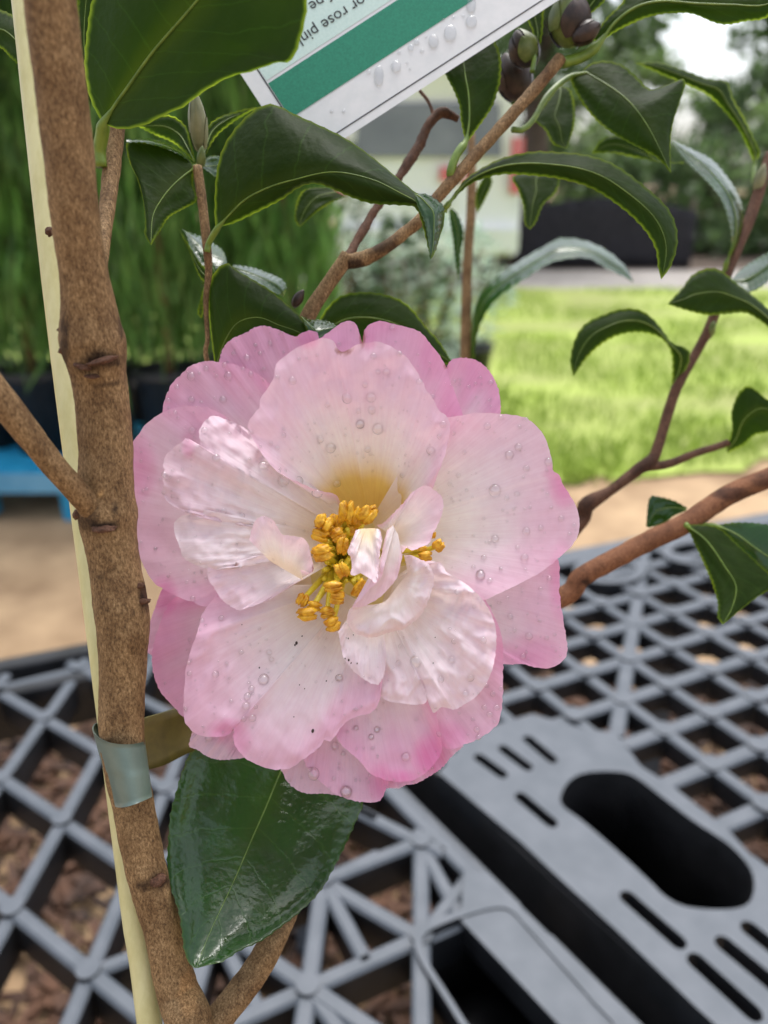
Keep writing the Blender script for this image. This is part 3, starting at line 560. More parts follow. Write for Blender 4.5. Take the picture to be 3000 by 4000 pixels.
# left leaf pair and bud
leaf('TL', [(1410, 1195), (1300, 1095), (1150, 1042), (1000, 1012), (912, 1022), (930, 1160), (990, 1290), (1030, 1450), (1044, 1600), (1040, 1690), (1084, 1762)], [(1405, 1215), (1390, 1320), (1418, 1442), (1330, 1500), (1220, 1562), (1160, 1652), (1090, 1764)], [(1408, 1205), (1330, 1260), (1240, 1340), (1160, 1440), (1100, 1560), (1086, 1762)], (.190, .185, .180), .002, .002, True, [(1420, 1205, .190)])
leaf('TL', [(1395, 1190), (1300, 1085), (1180, 1028), (1050, 996), (908, 1004)], [(1400, 1200), (1300, 1118), (1150, 1055), (1010, 1025), (912, 1026)], None, (.191, .190, .186), .006, -.003, False, rib=.2, n=40)
leaf('TL', [(1410, 1170), (1370, 1020), (1330, 900), (1200, 830), (990, 905)], [(1405, 1180), (1320, 1090), (1230, 1020), (1090, 960), (992, 908)], None, (.192, .196, .2), 0, .002, True, rib=.3, n=40)
leaf('TL', [(1440, 1190), (1465, 1040), (1490, 920), (1570, 850), (1700, 800), (1850, 770)], [(1450, 1195), (1500, 1080), (1560, 980), (1650, 900), (1760, 830), (1852, 774)], None, (.192, .197, .203), 0, .002, True, rib=.3, n=40)
leaf('TL', [(1450, 1200), (1500, 1130), (1560, 1120), (1640, 1160)], [(1452, 1205), (1490, 1230), (1560, 1270), (1640, 1170)], None, (.191, .196, .2), 0, 0, False, rib=.2, n=24)
leaf('TL', [(1530, 1960), (1450, 1900), (1370, 1780), (1290, 1650)], [(1520, 2070), (1440, 2000), (1380, 1850), (1292, 1655)], None, (.200, .203, .205), 0, 0, True, rib=.25, n=36)
leaf('TL', [(1460, 2050), (1390, 1880), (1345, 1700), (1310, 1650)], [(1640, 1900), (1600, 1800), (1480, 1720), (1320, 1652)], None, (.205, .208, .21), -.003, .008, False, rib=.25, n=36)
leaf('L7', [(640, 900), (700, 905), (830, 930), (980, 988), (1052, 1030), (1078, 1090), (1052, 1162)], [(640, 940), (760, 1010), (900, 1080), (960, 1120), (1010, 1140), (1048, 1160)], None, (.204, .206, .21), .007, -.004, False, rib=.25, n=40)
leaf('L7', [(1400, 270), (1240, 285), (1170, 360), (1140, 500), (1160, 572), (1188, 590)], [(1560, 350), (1450, 395), (1330, 468), (1245, 542), (1192, 590)], None, (.225, .222, .22), 0, 0, True, rib=.3, n=40)
leaf('L7', [(405, 1080), (375, 1200), (355, 1290), (385, 1335)], [(412, 1100), (410, 1200), (408, 1280), (388, 1335)], None, (.205, .205, .205), 0, 0, True, rib=.2, n=24)
leaf('M1', [(60, 1560), (80, 1420), (180, 1302), (300, 1270), (420, 1275), (540, 1312), (620, 1372), (700, 1472), (780, 1562), (860, 1690)], [(60, 1590), (180, 1560), (320, 1560), (440, 1580), (560, 1620), (700, 1680), (860, 1700)], None, (.208, .204, .208), .003, .002, True, n=60)
leaf('S', [(1830, 1500), (1842, 1290), (1868, 1165), (1942, 1078), (2062, 998), (2130, 960), (2188, 930), (2280, 938), (2370, 978), (2442, 1040), (2474, 1098)], [(1850, 1500), (1860, 1330), (1900, 1220), (1962, 1150), (2062, 1084), (2140, 1032), (2214, 1012), (2300, 1010), (2370, 1050), (2430, 1078), (2474, 1104)], None, (.312, .302, .300), .014, -.008, False, [(1822, 1620, .312), (1836, 1560, .312)], n=60)
leaf('M1', [(930, 380), (905, 260), (898, 180), (862, 80), (820, 0), (780, -90), (790, -200), (900, -330)], [(945, 385), (1020, 282), (1088, 182), (1120, 92), (1140, 0), (1135, -140), (1060, -260), (905, -330)], [(936, 382), (955, 250), (950, 100), (932, 0), (915, -140), (903, -330)], (.2, .199, .206), .001, .004, True, [(850, 590, .2), (845, 555, .199), (880, 460, .199)], rib=.6)
leaf('M1', [(1478, 58), (1385, 180), (1338, 250), (1400, 312), (1448, 395), (1520, 422)], [(1500, 50), (1552, 82), (1576, 180), (1572, 300), (1532, 422)], None, (.232, .228, .226), 0, .002, True, rib=.3, n=44)
leaf('M1', [(1300, 40), (1230, 95), (1160, 110), (1200, 160)], [(1300, 60), (1270, 130), (1230, 170), (1204, 165)], None, (.235, .235, .235), 0, 0, True, rib=.2, n=24)
leaf('M1', [(1350, 540), (1212, 588), (1240, 662), (1270, 762), (1280, 862), (1308, 898)], [(1360, 540), (1482, 596), (1462, 682), (1392, 752), (1350, 852), (1314, 898)], None, (.245, .240, .236), .001, .001, True, rib=.3, n=44)
leaf('M1', [(845, 770), (880, 800), (915, 880), (920, 960), (905, 1020), (895, 1200)], [(835, 790), (845, 880), (860, 980), (870, 1080), (892, 1200)], None, (.262, .262, .262), 0, 0, False, rib=.25, n=36)
leaf('M1', [(1000, 800), (990, 730), (1005, 650), (1060, 560)], [(1005, 802), (1050, 720), (1090, 620), (1066, 560)], None, (.27, .27, .27), 0, 0, True, rib=.25, n=30)
leaf('R6', [(590, 1000), (420, 990), (330, 902), (200, 842), (120, 840), (60, 880), (20, 942)], [(585, 1010), (450, 1005), (350, 985), (250, 965), (150, 945), (25, 948)], None, (.245, .24, .24), 0, 0, True, rib=.2, n=36)
leaf('TR', [(930, 175), (900, 165), (960, 80), (1020, 20), (1080, -60), (1220, -110), (1480, -120), (1760, -60)], [(945, 180), (980, 150), (1050, 112), (1150, 72), (1260, 56), (1340, 62), (1420, 95), (1480, 106), (1560, 92), (1660, 72), (1762, -40)], [(938, 178), (1000, 95), (1090, 30), (1200, 5), (1350, 15), (1500, 20), (1650, 20), (1760, -50)], (.204, .196, .188), .004, .001, True, [(770, 270, .204), (830, 255, .205), (890, 225, .205)], rib=.75, n=90)
leaf('TR', [(640, 250), (645, 150), (610, 60), (600, -60), (640, -160)], [(660, 250), (685, 150), (690, 50), (690, -50), (650, -160)], None, (.206, .208, .21), 0, 0, True, [(640, 310, .205)], rib=.35, n=40)
leaf('TR', [(860, 40), (880, -20), (930, -90), (1000, -140)], [(880, 70), (940, 20), (1000, -60), (1010, -140)], None, (.2, .2, .205), 0, 0, True, rib=.3, n=30)

# ---------------------------------------------------------------- buds
BUDG = simple('bud_green', (.07, .11, .02), (.16, .20, .05), 250, .4); BUDB = simple('bud_scale', (.014, .008, .006), (.05, .028, .02), 260, .45)
BUDP = simple('leaf_bud', (.16, .17, .08), (.26, .26, .14), 250, .4)
def bud(u, v, d, ru, rv, ang, mats, nsc=7):
    c = W(u, v, d); a = R(ang); V0, F0 = ICO3; sx, sz = ru * d / FP, rv * d / FP
    def place(q): x, y, z = q; x *= sx; y *= sx; z *= sz; return c + np.array([x * math.cos(a) - z * math.sin(a), y, x * math.sin(a) + z * math.cos(a)])
    def shape(q): k = 1 - .45 * max(0, q[2]) ** 2; return np.array([q[0] * k, q[1] * k, q[2]])
    b = mesh('bud', [place(shape(q) * .95) for q in V0], F0, mats[0], shrub, loc=c)
    for s in range(nsc):
        t0 = 2.4 * s; lo = -.95 + .16 * s; hi = lo + 1.15; V, F = [], []
        for i in range(9):
            for j in range(7):
                h = lo + (min(.98, hi) - lo) * i / 8; wd = .75 * math.sin(math.pi * min(1, (.25 + i / 8 * .75))) ** .7; tt = t0 + (j / 6 - .5) * 2 * wd
                rr = math.sqrt(max(0, 1 - h * h)); q = shape(np.array([rr * math.cos(tt), rr * math.sin(tt), h])) * (1.0 + .05 * (1 - s / nsc) + .03 * (j == 3)); V.append(place(q))
        mesh('bud_scale', V, grid_faces(9, 7), mats[s % len(mats)], b)
bud(2225, 75, .203, 82, 105, 8, [BUDG, BUDB, BUDB, BUDG])
bud(2045, 190, .208, 58, 75, 30, [BUDB, BUDB, BUDG])
bud(2005, 300, .222, 70, 95, 25, [BUDB])
bud(2290, 125, .200, 40, 62, -60, [BUDB, BUDB])
bud(773, 480, .192, 36, 115, 0, [BUDP, BUDP], 5)
bud(785, 620, .1915, 18, 50, -12, [BUDG], 3)
bud(1165, 1165, .196, 20, 42, -35, [BUDB], 4)
bud(2775, 1290, .2515, 18, 40, -15, [BUDG], 3)
bud(2968, 700, .2555, 22, 60, -8, [BUDP, BUDB], 4)

# ---------------------------------------------------------------- flower
D0 = .170
fc = W(1420, 2150, D0 + .030)
SEP = simple('sepal', (.05, .09, .02), (.10, .15, .04), 300, .5)
V, F = [], []
for s in range(5):
    k = len(V)
    for i in range(7):
        for j in range(5):
            rr = .003 + .011 * i / 6; tt = s * 1.2566 + (j / 4 - .5) * 1.3 * math.sin(math.pi * (.18 + .82 * i / 6) * .98)
            V.append(fc + np.array([rr * math.cos(tt), .004 - .005 * (i / 6) ** 2 + .0005 * s, rr * math.sin(tt)]))
    F += [tuple(q + k for q in f) for f in grid_faces(7, 5)]
flower = mesh('flower', V, F, SEP, shrub, loc=fc)
flower['label'] = 'large pale pink ruffled camellia flower with yellow stamens and raindrops'
HOT = [(530, 1830, 90, 150, .55), (2205, 1890, 75, 110, .95), (2160, 1850, 40, 40, .6), (1690, 2960, 90, 110, 1.0), (1560, 3040, 110, 40, .8), (1490, 3060, 60, 90, .7), (2195, 2260, 60, 190, .6), (2060, 2560, 150, 90, .6), (640, 2330, 60, 90, .8), (890, 2860, 90, 60, .65), (930, 2890, 60, 80, .5), (1470, 1270, 90, 50, .35), (1440, 1320, 40, 60, .4), (1860, 1450, 100, 90, .3), (1690, 1380, 60, 120, .4), (1200, 1320, 60, 50, .6), (2130, 2060, 140, 200, .18), (1750, 2880, 90, 70, .55), (650, 1520, 60, 120, .3), (735, 1740, 30, 60, .5), (600, 2620, 40, 140, .2)]
BROWN = [(1416, 1318, 14, 40), (1342, 1372, 40, 14), (1740, 1430, 10, 14), (1226, 2225, 14, 20), (915, 2205, 20, 10)]
WHITE, PINK, MAG, CREAM, YEL = map(np.array, ((.93, .885, .89), (.86, .425, .635), (.80, .15, .43), (.92, .84, .68), (.82, .60, .16)))
PV, PF = [], []                                         # everything drops can sit on
def petal(outline, base, zb, ze, prof=.7, bulge=0, wr=(.25, 5, 2), pk=.6, key='S', nt_=100, nr=34, bw=120, cream=.25, yel=.12, curl=0, seed=0, ruff=.3, crk=0.0):
    O = [p if len(p) > 2 else (p[0], p[1], ze) for p in px(key, outline)]
    P = cr(O, nt_); b0 = np.array(base[:2], float); ch = P[-1, :2] - P[0, :2]; ch = ch / (np.linalg.norm(ch) + 1e-9)
    V, UV, C = [], [], []; sd = seed * 3.7 + P[0, 0] * .013
    for i in range(nt_):
        t = i / (nt_ - 1); b = b0 + ch * (t - .5) * bw
        o = P[i, :2] + np.array([nz(i * .55, sd), nz(i * .55, sd + 9)]) * 4.0
        for j in range(nr):
            r = (j / (nr - 1)) ** .85; q = b + (o - b) * r
            sd_ = min(t, 1 - t) * 2; z = zb + (P[i, 2] - zb) * r ** prof + bulge * 4 * r * (1 - r) * math.sin(math.pi * min(1, max(0, t))) ** .6
            wv_ = nz(t * wr[1] + sd, r * wr[2] + .3 * nz(t * 6, r * 3, sd), sd) + .5 * nz(t * wr[1] * 2.3 + 5, r * wr[2] * 2.1, sd + 3)
            iso = nz(q[0] * .011 + .8 * nz(q[0] * .006, q[1] * .006, sd), q[1] * .008, sd) + .22 * nz(q[0] * .024, q[1] * .018, sd + 4)
            rdg = 1 - 2.6 * abs(nz(q[0] * .0085 + .9 * nz(q[0] * .005, q[1] * .005, sd + 7), q[1] * .0065 + .7 * nz(q[1] * .006, q[0] * .004, sd), sd + 2))
            z += wr[0] * (.38 * wv_ + .45 * iso + .30 * rdg) * sm(.12, .5, r) * 1.5
            if crk:
                wx = q[0] + 45 * nz(q[0] * .007, q[1] * .007, sd + 5); wy = q[1] + 45 * nz(q[0] * .007, q[1] * .007, sd + 8)
                z -= crk * (2.2 * abs(nz(wx * .0125, wy * .0085, sd + 1)) + .9 * abs(nz(wx * .026, wy * .02, sd + 6))) * sm(.25, .6, r)
            z += ruff * nz(t * 11 + sd, 2.0) * sm(.6, 1, r) * 1.6 - curl * sm(.86, 1, r) ** 2
            z += .06 * nz(q[0] * .045, q[1] * .045, sd)
            V.append(W(q[0], q[1], D0 - z / 1000)); UV.append((t, r))
            p_ = pk * sm(.30, 1.0, r + .14 * nz(t * 7 + sd, r * 2)) ; h = 0
            for (hu, hv, hr, hs_, st) in HOT:
                dd = ((q[0] - hu) / hr) ** 2 + ((q[1] - hv) / hs_) ** 2
                if dd < 1: h = max(h, st * (1 - dd) ** .8 * sm(.35, .9, r))
            c = WHITE * (1 - p_) + PINK * p_
            cf = cream * (1 - sm(.12, .75, r)); c = c * (1 - cf) + CREAM * cf
            yf = yel * (1 - sm(.05, .42, r)); yf = min(1, yf * 2); c = c * (1 - yf) + YEL * yf
            if h: h *= .75 + .5 * abs(nz(t * 40, r * 2, sd)); h = min(1, h); c = c * (1 - h) + (PINK * .35 + MAG * .65) * h
            for (hu, hv, hr, hs_) in BROWN:
                dd = ((q[0] - hu) / hr) ** 2 + ((q[1] - hv) / hs_) ** 2
                if dd < 1 and r > .9: f = (1 - dd) ** .5 * .8; c = c * (1 - f) + np.array((.30, .10, .03)) * f
            C.append(c)
    Fc = grid_faces(nt_, nr); mesh('petal', V, Fc, PETAL, flower, uv=UV, col=C)
    k = len(PV); PV.extend(V); PF.extend([tuple(q + k for q in f) for f in Fc])
# --- outer ring, from the back forwards
petal([(848, 1440), (866, 1375), (884, 1342), (914, 1320), (962, 1299), (998, 1278), (1029, 1272), (1077, 1284), (1125, 1305), (1155, 1314), (1173, 1305), (1205, 1290), (1240, 1300)], (1330, 1950), -22, -11, .6, 1.5, (.3, 4, 2), .95, seed=1)
petal([(634, 1620), (643, 1562), (661, 1519), (685, 1483), (721, 1450), (739, 1432), (781, 1414), (824, 1411), (872, 1417), (926, 1426), (980, 1447), (1029, 1477), (1090, 1530)], (1310, 2000), -21, -8.5, .6, 1.5, (.4, 4, 2), .85, seed=2)
petal([(1700, 1500), (1738, 1445), (1758, 1412), (1784, 1399), (1831, 1399), (1870, 1412), (1903, 1439), (1930, 1479), (1950, 1532), (1955, 1571), (1957, 1640)], (1570, 1950), -22, -10, .6, 1, (.35, 5, 2), 1.0, seed=3)
petal([(1180, 1420), (1205, 1350), (1258, 1316), (1294, 1290), (1336, 1260), (1366, 1253), (1392, 1268), (1406, 1310), (1413, 1334), (1417, 1336), (1420, 1300), (1430, 1280), (1446, 1266), (1479, 1254), (1519, 1260), (1565, 1273), (1612, 1283), (1651, 1306), (1678, 1339), (1711, 1379), (1731, 1412), (1741, 1432), (1758, 1485), (1784, 1551), (1815, 1640)], (1430, 1990), -21, -5.5, .55, 1.5, (.35, 4, 1.5), .95, nt_=130, seed=4)
petal([(920, 1660), (872, 1622), (824, 1598), (788, 1589), (733, 1586), (679, 1595), (637, 1610), (601, 1631), (565, 1664), (545, 1694), (517, 1728), (509, 1801), (517, 1884), (523, 1991), (528, 2086), (538, 2162), (570, 2225), (601, 2276), (639, 2301), (696, 2333), (759, 2352), (804, 2371), (850, 2330)], (1230, 2090), -19, -5.5, .55, 1.0, (.4, 3, 1.5), .72, nt_=120, seed=5)
petal([(700, 2240), (640, 2290), (596, 2401), (578, 2462), (569, 2516), (575, 2546), (600, 2560), (660, 2560)], (1200, 2250), -24, -15, .6, 1, (.3, 4, 2), .8, seed=6)
petal([(760, 2310), (681, 2335), (645, 2389), (621, 2444), (602, 2510), (593, 2558), (596, 2612), (608, 2661), (627, 2703), (657, 2739), (687, 2769), (725, 2800), (820, 2760)], (1220, 2300), -23, -11, .6, 1, (.3, 4, 2), .95, seed=7)
petal([(2060, 2120), (2150, 2160), (2182, 2186), (2186, 2246), (2184, 2299), (2192, 2365), (2202, 2432), (2212, 2485), (2215, 2551), (2195, 2584), (2162, 2607), (2122, 2611), (2089, 2607), (2049, 2596), (1996, 2594), (1900, 2600)], (1540, 2270), -23, -9, .6, 2.5, (.5, 4, 1.5), .75, seed=8)
petal([(1680, 1640), (1758, 1629), (1804, 1622), (1864, 1614), (1930, 1614), (1996, 1621), (2049, 1631), (2089, 1658), (2122, 1697), (2142, 1744), (2152, 1784), (2160, 1817), (2160, 1840), (2182, 1853), (2195, 1883), (2215, 1916), (2235, 1949), (2255, 1989), (2262, 2029), (2262, 2075), (2242, 2122), (2210, 2155), (2175, 2186), (2116, 2233), (2049, 2269), (1976, 2306), (1880, 2350)], (1470, 2080), -21, -2.5, .5, 1.0, (.35, 3, 1.5), .55, nt_=130, cream=.45, yel=.10, seed=9)
petal([(759, 2830), (741, 2896), (741, 2917), (771, 2929), (801, 2950), (838, 2965), (886, 2968), (960, 2960)], (1150, 2500), -20, -7, .6, 0, (.3, 4, 2), .55, seed=10)
petal([(1060, 2960), (1097, 3007), (1115, 3040), (1139, 3070), (1175, 3092), (1223, 3101), (1272, 3100), (1340, 3110)], (1280, 2550), -20, -7.5, .6, 0, (.3, 4, 2), .6, seed=11)
petal([(1490, 3085), (1519, 3078), (1552, 3080), (1585, 3068), (1632, 3058), (1685, 3028), (1731, 2995), (1764, 2955), (1810, 2915)], (1480, 2500), -20, -7.5, .6, 0, (.3, 4, 2), .55, seed=12)
petal([(1170, 2930), (1187, 2968), (1199, 2998), (1235, 3040), (1272, 3070), (1308, 3101), (1340, 3115), (1380, 3128), (1433, 3134), (1479, 3131), (1492, 3115), (1506, 3088), (1520, 3050)], (1360, 2500), -20, -4.5, .6, 0, (.35, 4, 2), .75, seed=13)
petal([(1840, 2300), (1897, 2345), (1923, 2392), (1950, 2451), (1963, 2511), (1966, 2591), (1965, 2664), (1963, 2737), (1953, 2803), (1937, 2836), (1897, 2869), (1864, 2889), (1817, 2906), (1777, 2924), (1751, 2926), (1724, 2909), (1690, 2860)], (1500, 2330), -20, -2.2, .55, 1.0, (.6, 5, 2), .8, seed=14, crk=0.4)
petal([(1290, 2800), (1310, 2869), (1340, 2916), (1386, 2955), (1419, 2989), (1446, 3022), (1492, 3042), (1519, 3050), (1565, 3055), (1612, 3048), (1658, 3022), (1698, 2982), (1724, 2936), (1726, 2900), (1710, 2820), (1700, 2740)], (1430, 2420), -20, -1.0, .55, 1.0, (.45, 4, 1.5), .85, seed=15, crk=0.3)
petal([(850, 2290, -7), (841, 2329, -5), (813, 2365, -3), (789, 2401, -1), (777, 2444, 1), (765, 2486), (747, 2534), (735, 2582), (726, 2624), (722, 2679), (717, 2733), (716, 2775), (723, 2817), (741, 2847), (771, 2869), (813, 2878), (862, 2878), (898, 2866), (912, 2846), (913, 2890), (928, 2926), (958, 2962), (1000, 2986), (1042, 3001), (1091, 3007), (1139, 2998), (1181, 2968), (1223, 2938), (1253, 2914), (1266, 2890), (1290, 2896), (1314, 2869), (1350, 2822), (1404, 2795), (1446, 2787), (1482, 2739), (1495, 2640)], (1370, 2330), -18, 2.5, .5, 1.2, (.6, 7, 1.6), .70, nt_=170, nr=44, bw=200, cream=.2, yel=.06, curl=.8, seed=16, crk=0.3)
# --- inner petals
petal([(790, 2200), (811, 2215), (812, 2257), (838, 2299), (862, 2335), (886, 2359), (934, 2383), (976, 2371), (1012, 2359), (1055, 2341), (1120, 2300)], (1260, 2170), -11, 1.2, .5, .6, (.5, 5, 2), .35, seed=17, crk=0.5)
petal([(800, 1990), (757, 2002), (715, 2014), (688, 2032), (679, 2056), (685, 2092), (703, 2140), (715, 2176), (751, 2201), (800, 2219), (860, 2225), (908, 2219), (930, 2189), (1000, 2170)], (1290, 2120), -14, 1.8, .5, 1.2, (1.2, 7, 3), .14, nt_=110, cream=.30, curl=.8, seed=18, crk=0.9)
petal([(800, 2030), (757, 2011), (715, 1996), (679, 1978), (649, 1953), (631, 1923), (640, 1899), (634, 1863), (643, 1839), (637, 1815), (649, 1779), (673, 1755), (703, 1730), (733, 1712), (751, 1724), (781, 1738), (777, 1690, 1.5), (794, 1652, .5), (812, 1634, 0), (836, 1625, -.5), (872, 1634, -1), (932, 1658, -2), (980, 1690, -4), (1090, 1790, -6)], (1310, 2060), -15, 2.6, .5, 1.2, (1.7, 8, 1.8), .36, nt_=150, nr=46, bw=150, cream=.35, yel=.10, curl=.6, seed=19, crk=0.85)
petal([(1345, 1985, -14), (1306, 1930, -6), (1252, 1919, -3), (1197, 1895, -1.5), (1137, 1871, 0), (1077, 1835, 1.0), (1029, 1781), (992, 1720), (968, 1660), (992, 1616), (1014, 1592), (1017, 1562), (1030, 1536), (1053, 1507), (1071, 1471), (1080, 1420), (1119, 1387), (1161, 1357), (1216, 1336), (1264, 1322), (1300, 1330), (1325, 1368), (1345, 1374), (1380, 1352), (1413, 1343), (1466, 1333), (1512, 1346), (1565, 1376), (1598, 1406), (1625, 1445), (1651, 1492), (1671, 1532), (1691, 1558), (1711, 1598), (1744, 1624), (1758, 1664), (1751, 1724), (1731, 1797), (1712, 1850, 0), (1680, 1930, -4), (1620, 2020, -10)], (1430, 2020), -22, 1.6, .62, 1.4, (.75, 9, 1.4), .50, nt_=190, nr=48, bw=260, cream=.75, yel=.85, curl=.4, seed=20, crk=0.35)
petal([(1640, 2190, -4), (1691, 2193), (1724, 2199), (1744, 2233), (1777, 2253), (1817, 2279), (1864, 2319), (1897, 2359), (1925, 2412), (1938, 2471), (1935, 2560), (1910, 2650), (1860, 2720), (1777, 2772), (1764, 2770), (1724, 2763), (1695, 2786), (1683, 2760), (1671, 2712), (1664, 2743), (1632, 2753), (1585, 2749), (1539, 2743), (1499, 2730), (1484, 2700), (1484, 2640)], (1520, 2330), -14, 2.4, .45, 2.2, (1.9, 10, 1.6), .22, nt_=160, nr=48, bw=170, cream=.25, yel=.02, curl=.8, seed=21, crk=0.9)
petal([(1320, 2470), (1330, 2520), (1336, 2545), (1348, 2580), (1373, 2611), (1399, 2637), (1439, 2664), (1479, 2672), (1500, 2631), (1510, 2560)], (1440, 2400), -9, 3.0, .5, 1.2, (.6, 5, 2), .2, cream=.3, seed=22, crk=0.6)
# --- small ruffled petaloids round the stamens
petal([(974, 2110), (986, 2062), (999, 2032), (1023, 2017), (1059, 2026), (1083, 2056), (1101, 2086), (1137, 2092), (1185, 2104), (1206, 2128), (1209, 2152), (1225, 2213), (1215, 2237), (1173, 2225)], (1120, 2230), -1, 6.5, .8, .8, (.9, 5, 2), .35, nt_=70, nr=22, bw=150, cream=.5, yel=.12, seed=23, crk=0.6)
petal([(880, 600, -4), (960, 560, -2), (1030, 490), (1100, 420), (1200, 300, 3), (1225, 280, 5), (1330, 230, 6), (1440, 290, 6), (1490, 350, 6), (1492, 470, 6), (1450, 580, 6), (1400, 680, 6), (1370, 760, 6), (1310, 790, 6), (1210, 830, 6), (1165, 800, 6), (1120, 850, 6)], (1530, 2100), -3, 2, .8, .6, (.6, 5, 2), .45, key='8', nt_=90, nr=24, bw=60, cream=.5, yel=.10, seed=24)
petal([(980, 640, 5), (960, 700, 6), (930, 850, 7), (910, 980, 7.5), (930, 1060, 8), (890, 1120, 8), (830, 1170, 8), (750, 1260, 7.5), (690, 1320, 7), (650, 1360, 6.5), (760, 1345, 6), (900, 1270, 6), (1000, 1170, 6), (1070, 1080, 6), (1100, 970, 6), (1115, 880, 6)], (1545, 2070), 5, 6, 1, .5, (.3, 5, 2), .45, key='8', nt_=90, nr=20, bw=40, cream=.12, yel=0, seed=25, crk=0.3)
petal([(1130, 870, 1), (1200, 875, 2), (1280, 910, 2.5), (1350, 950), (1390, 1010), (1412, 1090), (1392, 1200), (1342, 1330), (1280, 1440), (1200, 1510), (1120, 1560), (1000, 1590), (900, 1622), (800, 1637), (700, 1602), (640, 1560), (608, 1480), (620, 1400, 5), (655, 1350, 6), (760, 1350, 5)], (1545, 2300), 1, 4.5, .7, 1.6, (.8, 7, 2), .20, key='8', nt_=110, nr=30, bw=160, cream=.30, yel=.03, curl=.8, seed=26, crk=0.8)
petal([(690, 640, 6), (640, 760, 8), (610, 840, 9), (640, 900, 9.5), (650, 980, 10), (636, 1050, 10), (680, 1062, 10), (720, 1040, 10), (770, 1062, 10), (830, 1100, 10.5), (872, 1132, 10.5), (890, 1080, 10), (900, 960, 9.5), (912, 840, 9), (930, 720, 8), (908, 632, 6)], (1437, 2064), 4, 8, .8, .8, (1.3, 4, 2), .30, key='8', nt_=80, nr=22, bw=50, cream=.8, yel=.22, seed=27, crk=0.8)
# --- the pale yellow cup in which petals and stamens stand
RECEP = simple('receptacle', (.62, .50, .16), (.74, .62, .26), 300, .5); V = []
for i in range(8):
    for j in range(28): a = 2 * math.pi * j / 28; rr = 30 + 400 * i / 7; V.append(W(1400 + rr * math.cos(a), 2150 + rr * math.sin(a), D0 + .0265 - .0035 * (i / 7) ** 2))
mesh('receptacle', V, grid_faces(8, 28, True) + [tuple(range(28))], RECEP, flower)
# --- stamens
def anther(u, v, z, a, b, ang):
    V0, F0 = ICO3; parts = []
    c = W(u, v, D0 - z / 1000); s = (D0 - z / 1000) / FP; t = R(ang)
    for sgn in (-1, 1):
        V = []
        for q in V0:
            k = 1 + .34 * nz(q[0] * 1.6 + u, q[1] * 1.6 + sgn, q[2] * 1.6) + .16 * nz(q[0] * 4 + v, q[1] * 4, q[2] * 4) - .22 * math.exp(-(q[1] / .22) ** 2) * max(0, -q[2])
            x, y, zz = q[0] * a * k, q[1] * b * .62 * k + sgn * b * .46, q[2] * b * .75 * k
            V.append(c + np.array([x * math.cos(t) - y * math.sin(t), zz, x * math.sin(t) + y * math.cos(t)]) * s)
        parts.append((V, F0))
    V, F, _ = join(parts); mesh('anther', V, F, ANTHER, flower)
AN = [(600, 480, 1.0, 72, 42, 82), (660, 500, .5, 66, 38, 75), (790, 500, 1.5, 58, 45, 50), (840, 460, 0, 34, 28, 20), (390, 575, 3, 48, 44, 60), (500, 560, -1, 46, 36, 70), (360, 690, 2, 50, 34, -20), (520, 690, 1, 44, 36, 30), (375, 850, 5, 62, 44, 10), (565, 790, 2, 58, 30, 80), (555, 1010, 3, 50, 34, -65), (475, 1165, 5, 56, 28, 4), (512, 1265, 4, 44, 36, -8), (735, 1190, 3, 66, 40, 55), (190, 1290, 3, 44, 30, 62), (235, 1420, 4, 58, 34, 2), (300, 1345, 3, 44, 26, -15), (420, 1405, 3, 42, 30, 10), (472, 1510, 4, 44, 38, 25), (1330, 885, 1, 38, 26, 5), (1300, 812, .5, 30, 15, -5), (1455, 785, 2, 36, 30, 45), (1412, 690, 1, 22, 9, 80), (700, 560, -2, 40, 30, 40), (450, 650, -1, 40, 30, 20), (640, 640, -3, 36, 28, 0)]
BASE = (1345, 2190)
for i, (x, y, z, a, b, g) in enumerate(AN):
    u, v = px('8', [(x, y)])[0]; anther(u, v, z - 2.5, a * 1.55 / 2.37, b * 1.75 / 2.37, g)
    bx, by = BASE if x < 1000 else (1500, 2180); j1, j2 = random.uniform(-45, 45), random.uniform(-50, 50)
    P = cr([(bx + j1, by + j2, D0 + .018), ((bx + j1) * .55 + u * .45, (by + j2) * .55 + v * .45, D0 + .008), (u, v, D0 - (z - 4.2) / 1000)], 14)
    V, F, UV = tube_data([W(*p) for p in P], np.linspace(.0009, .00055, 14), 8); mesh('filament', V, F, FILAM, flower, uv=UV)
for i in range(30):                                     # inner filaments fused at the foot of the column
    u, v = px('8', [(random.uniform(380, 720), random.uniform(620, 1120))])[0]
    P = cr([(BASE[0] + random.uniform(-60, 60), BASE[1] + random.uniform(-80, 60), D0 + .019), (u * .7 + BASE[0] * .3, v * .7 + BASE[1] * .3, D0 + .011), (u, v, D0 + random.uniform(.002, .006))], 10)
    V, F, UV = tube_data([W(*p) for p in P], np.linspace(.0022, .0005, 10), 8); mesh('filament', V, F, FILAM, flower, uv=UV)

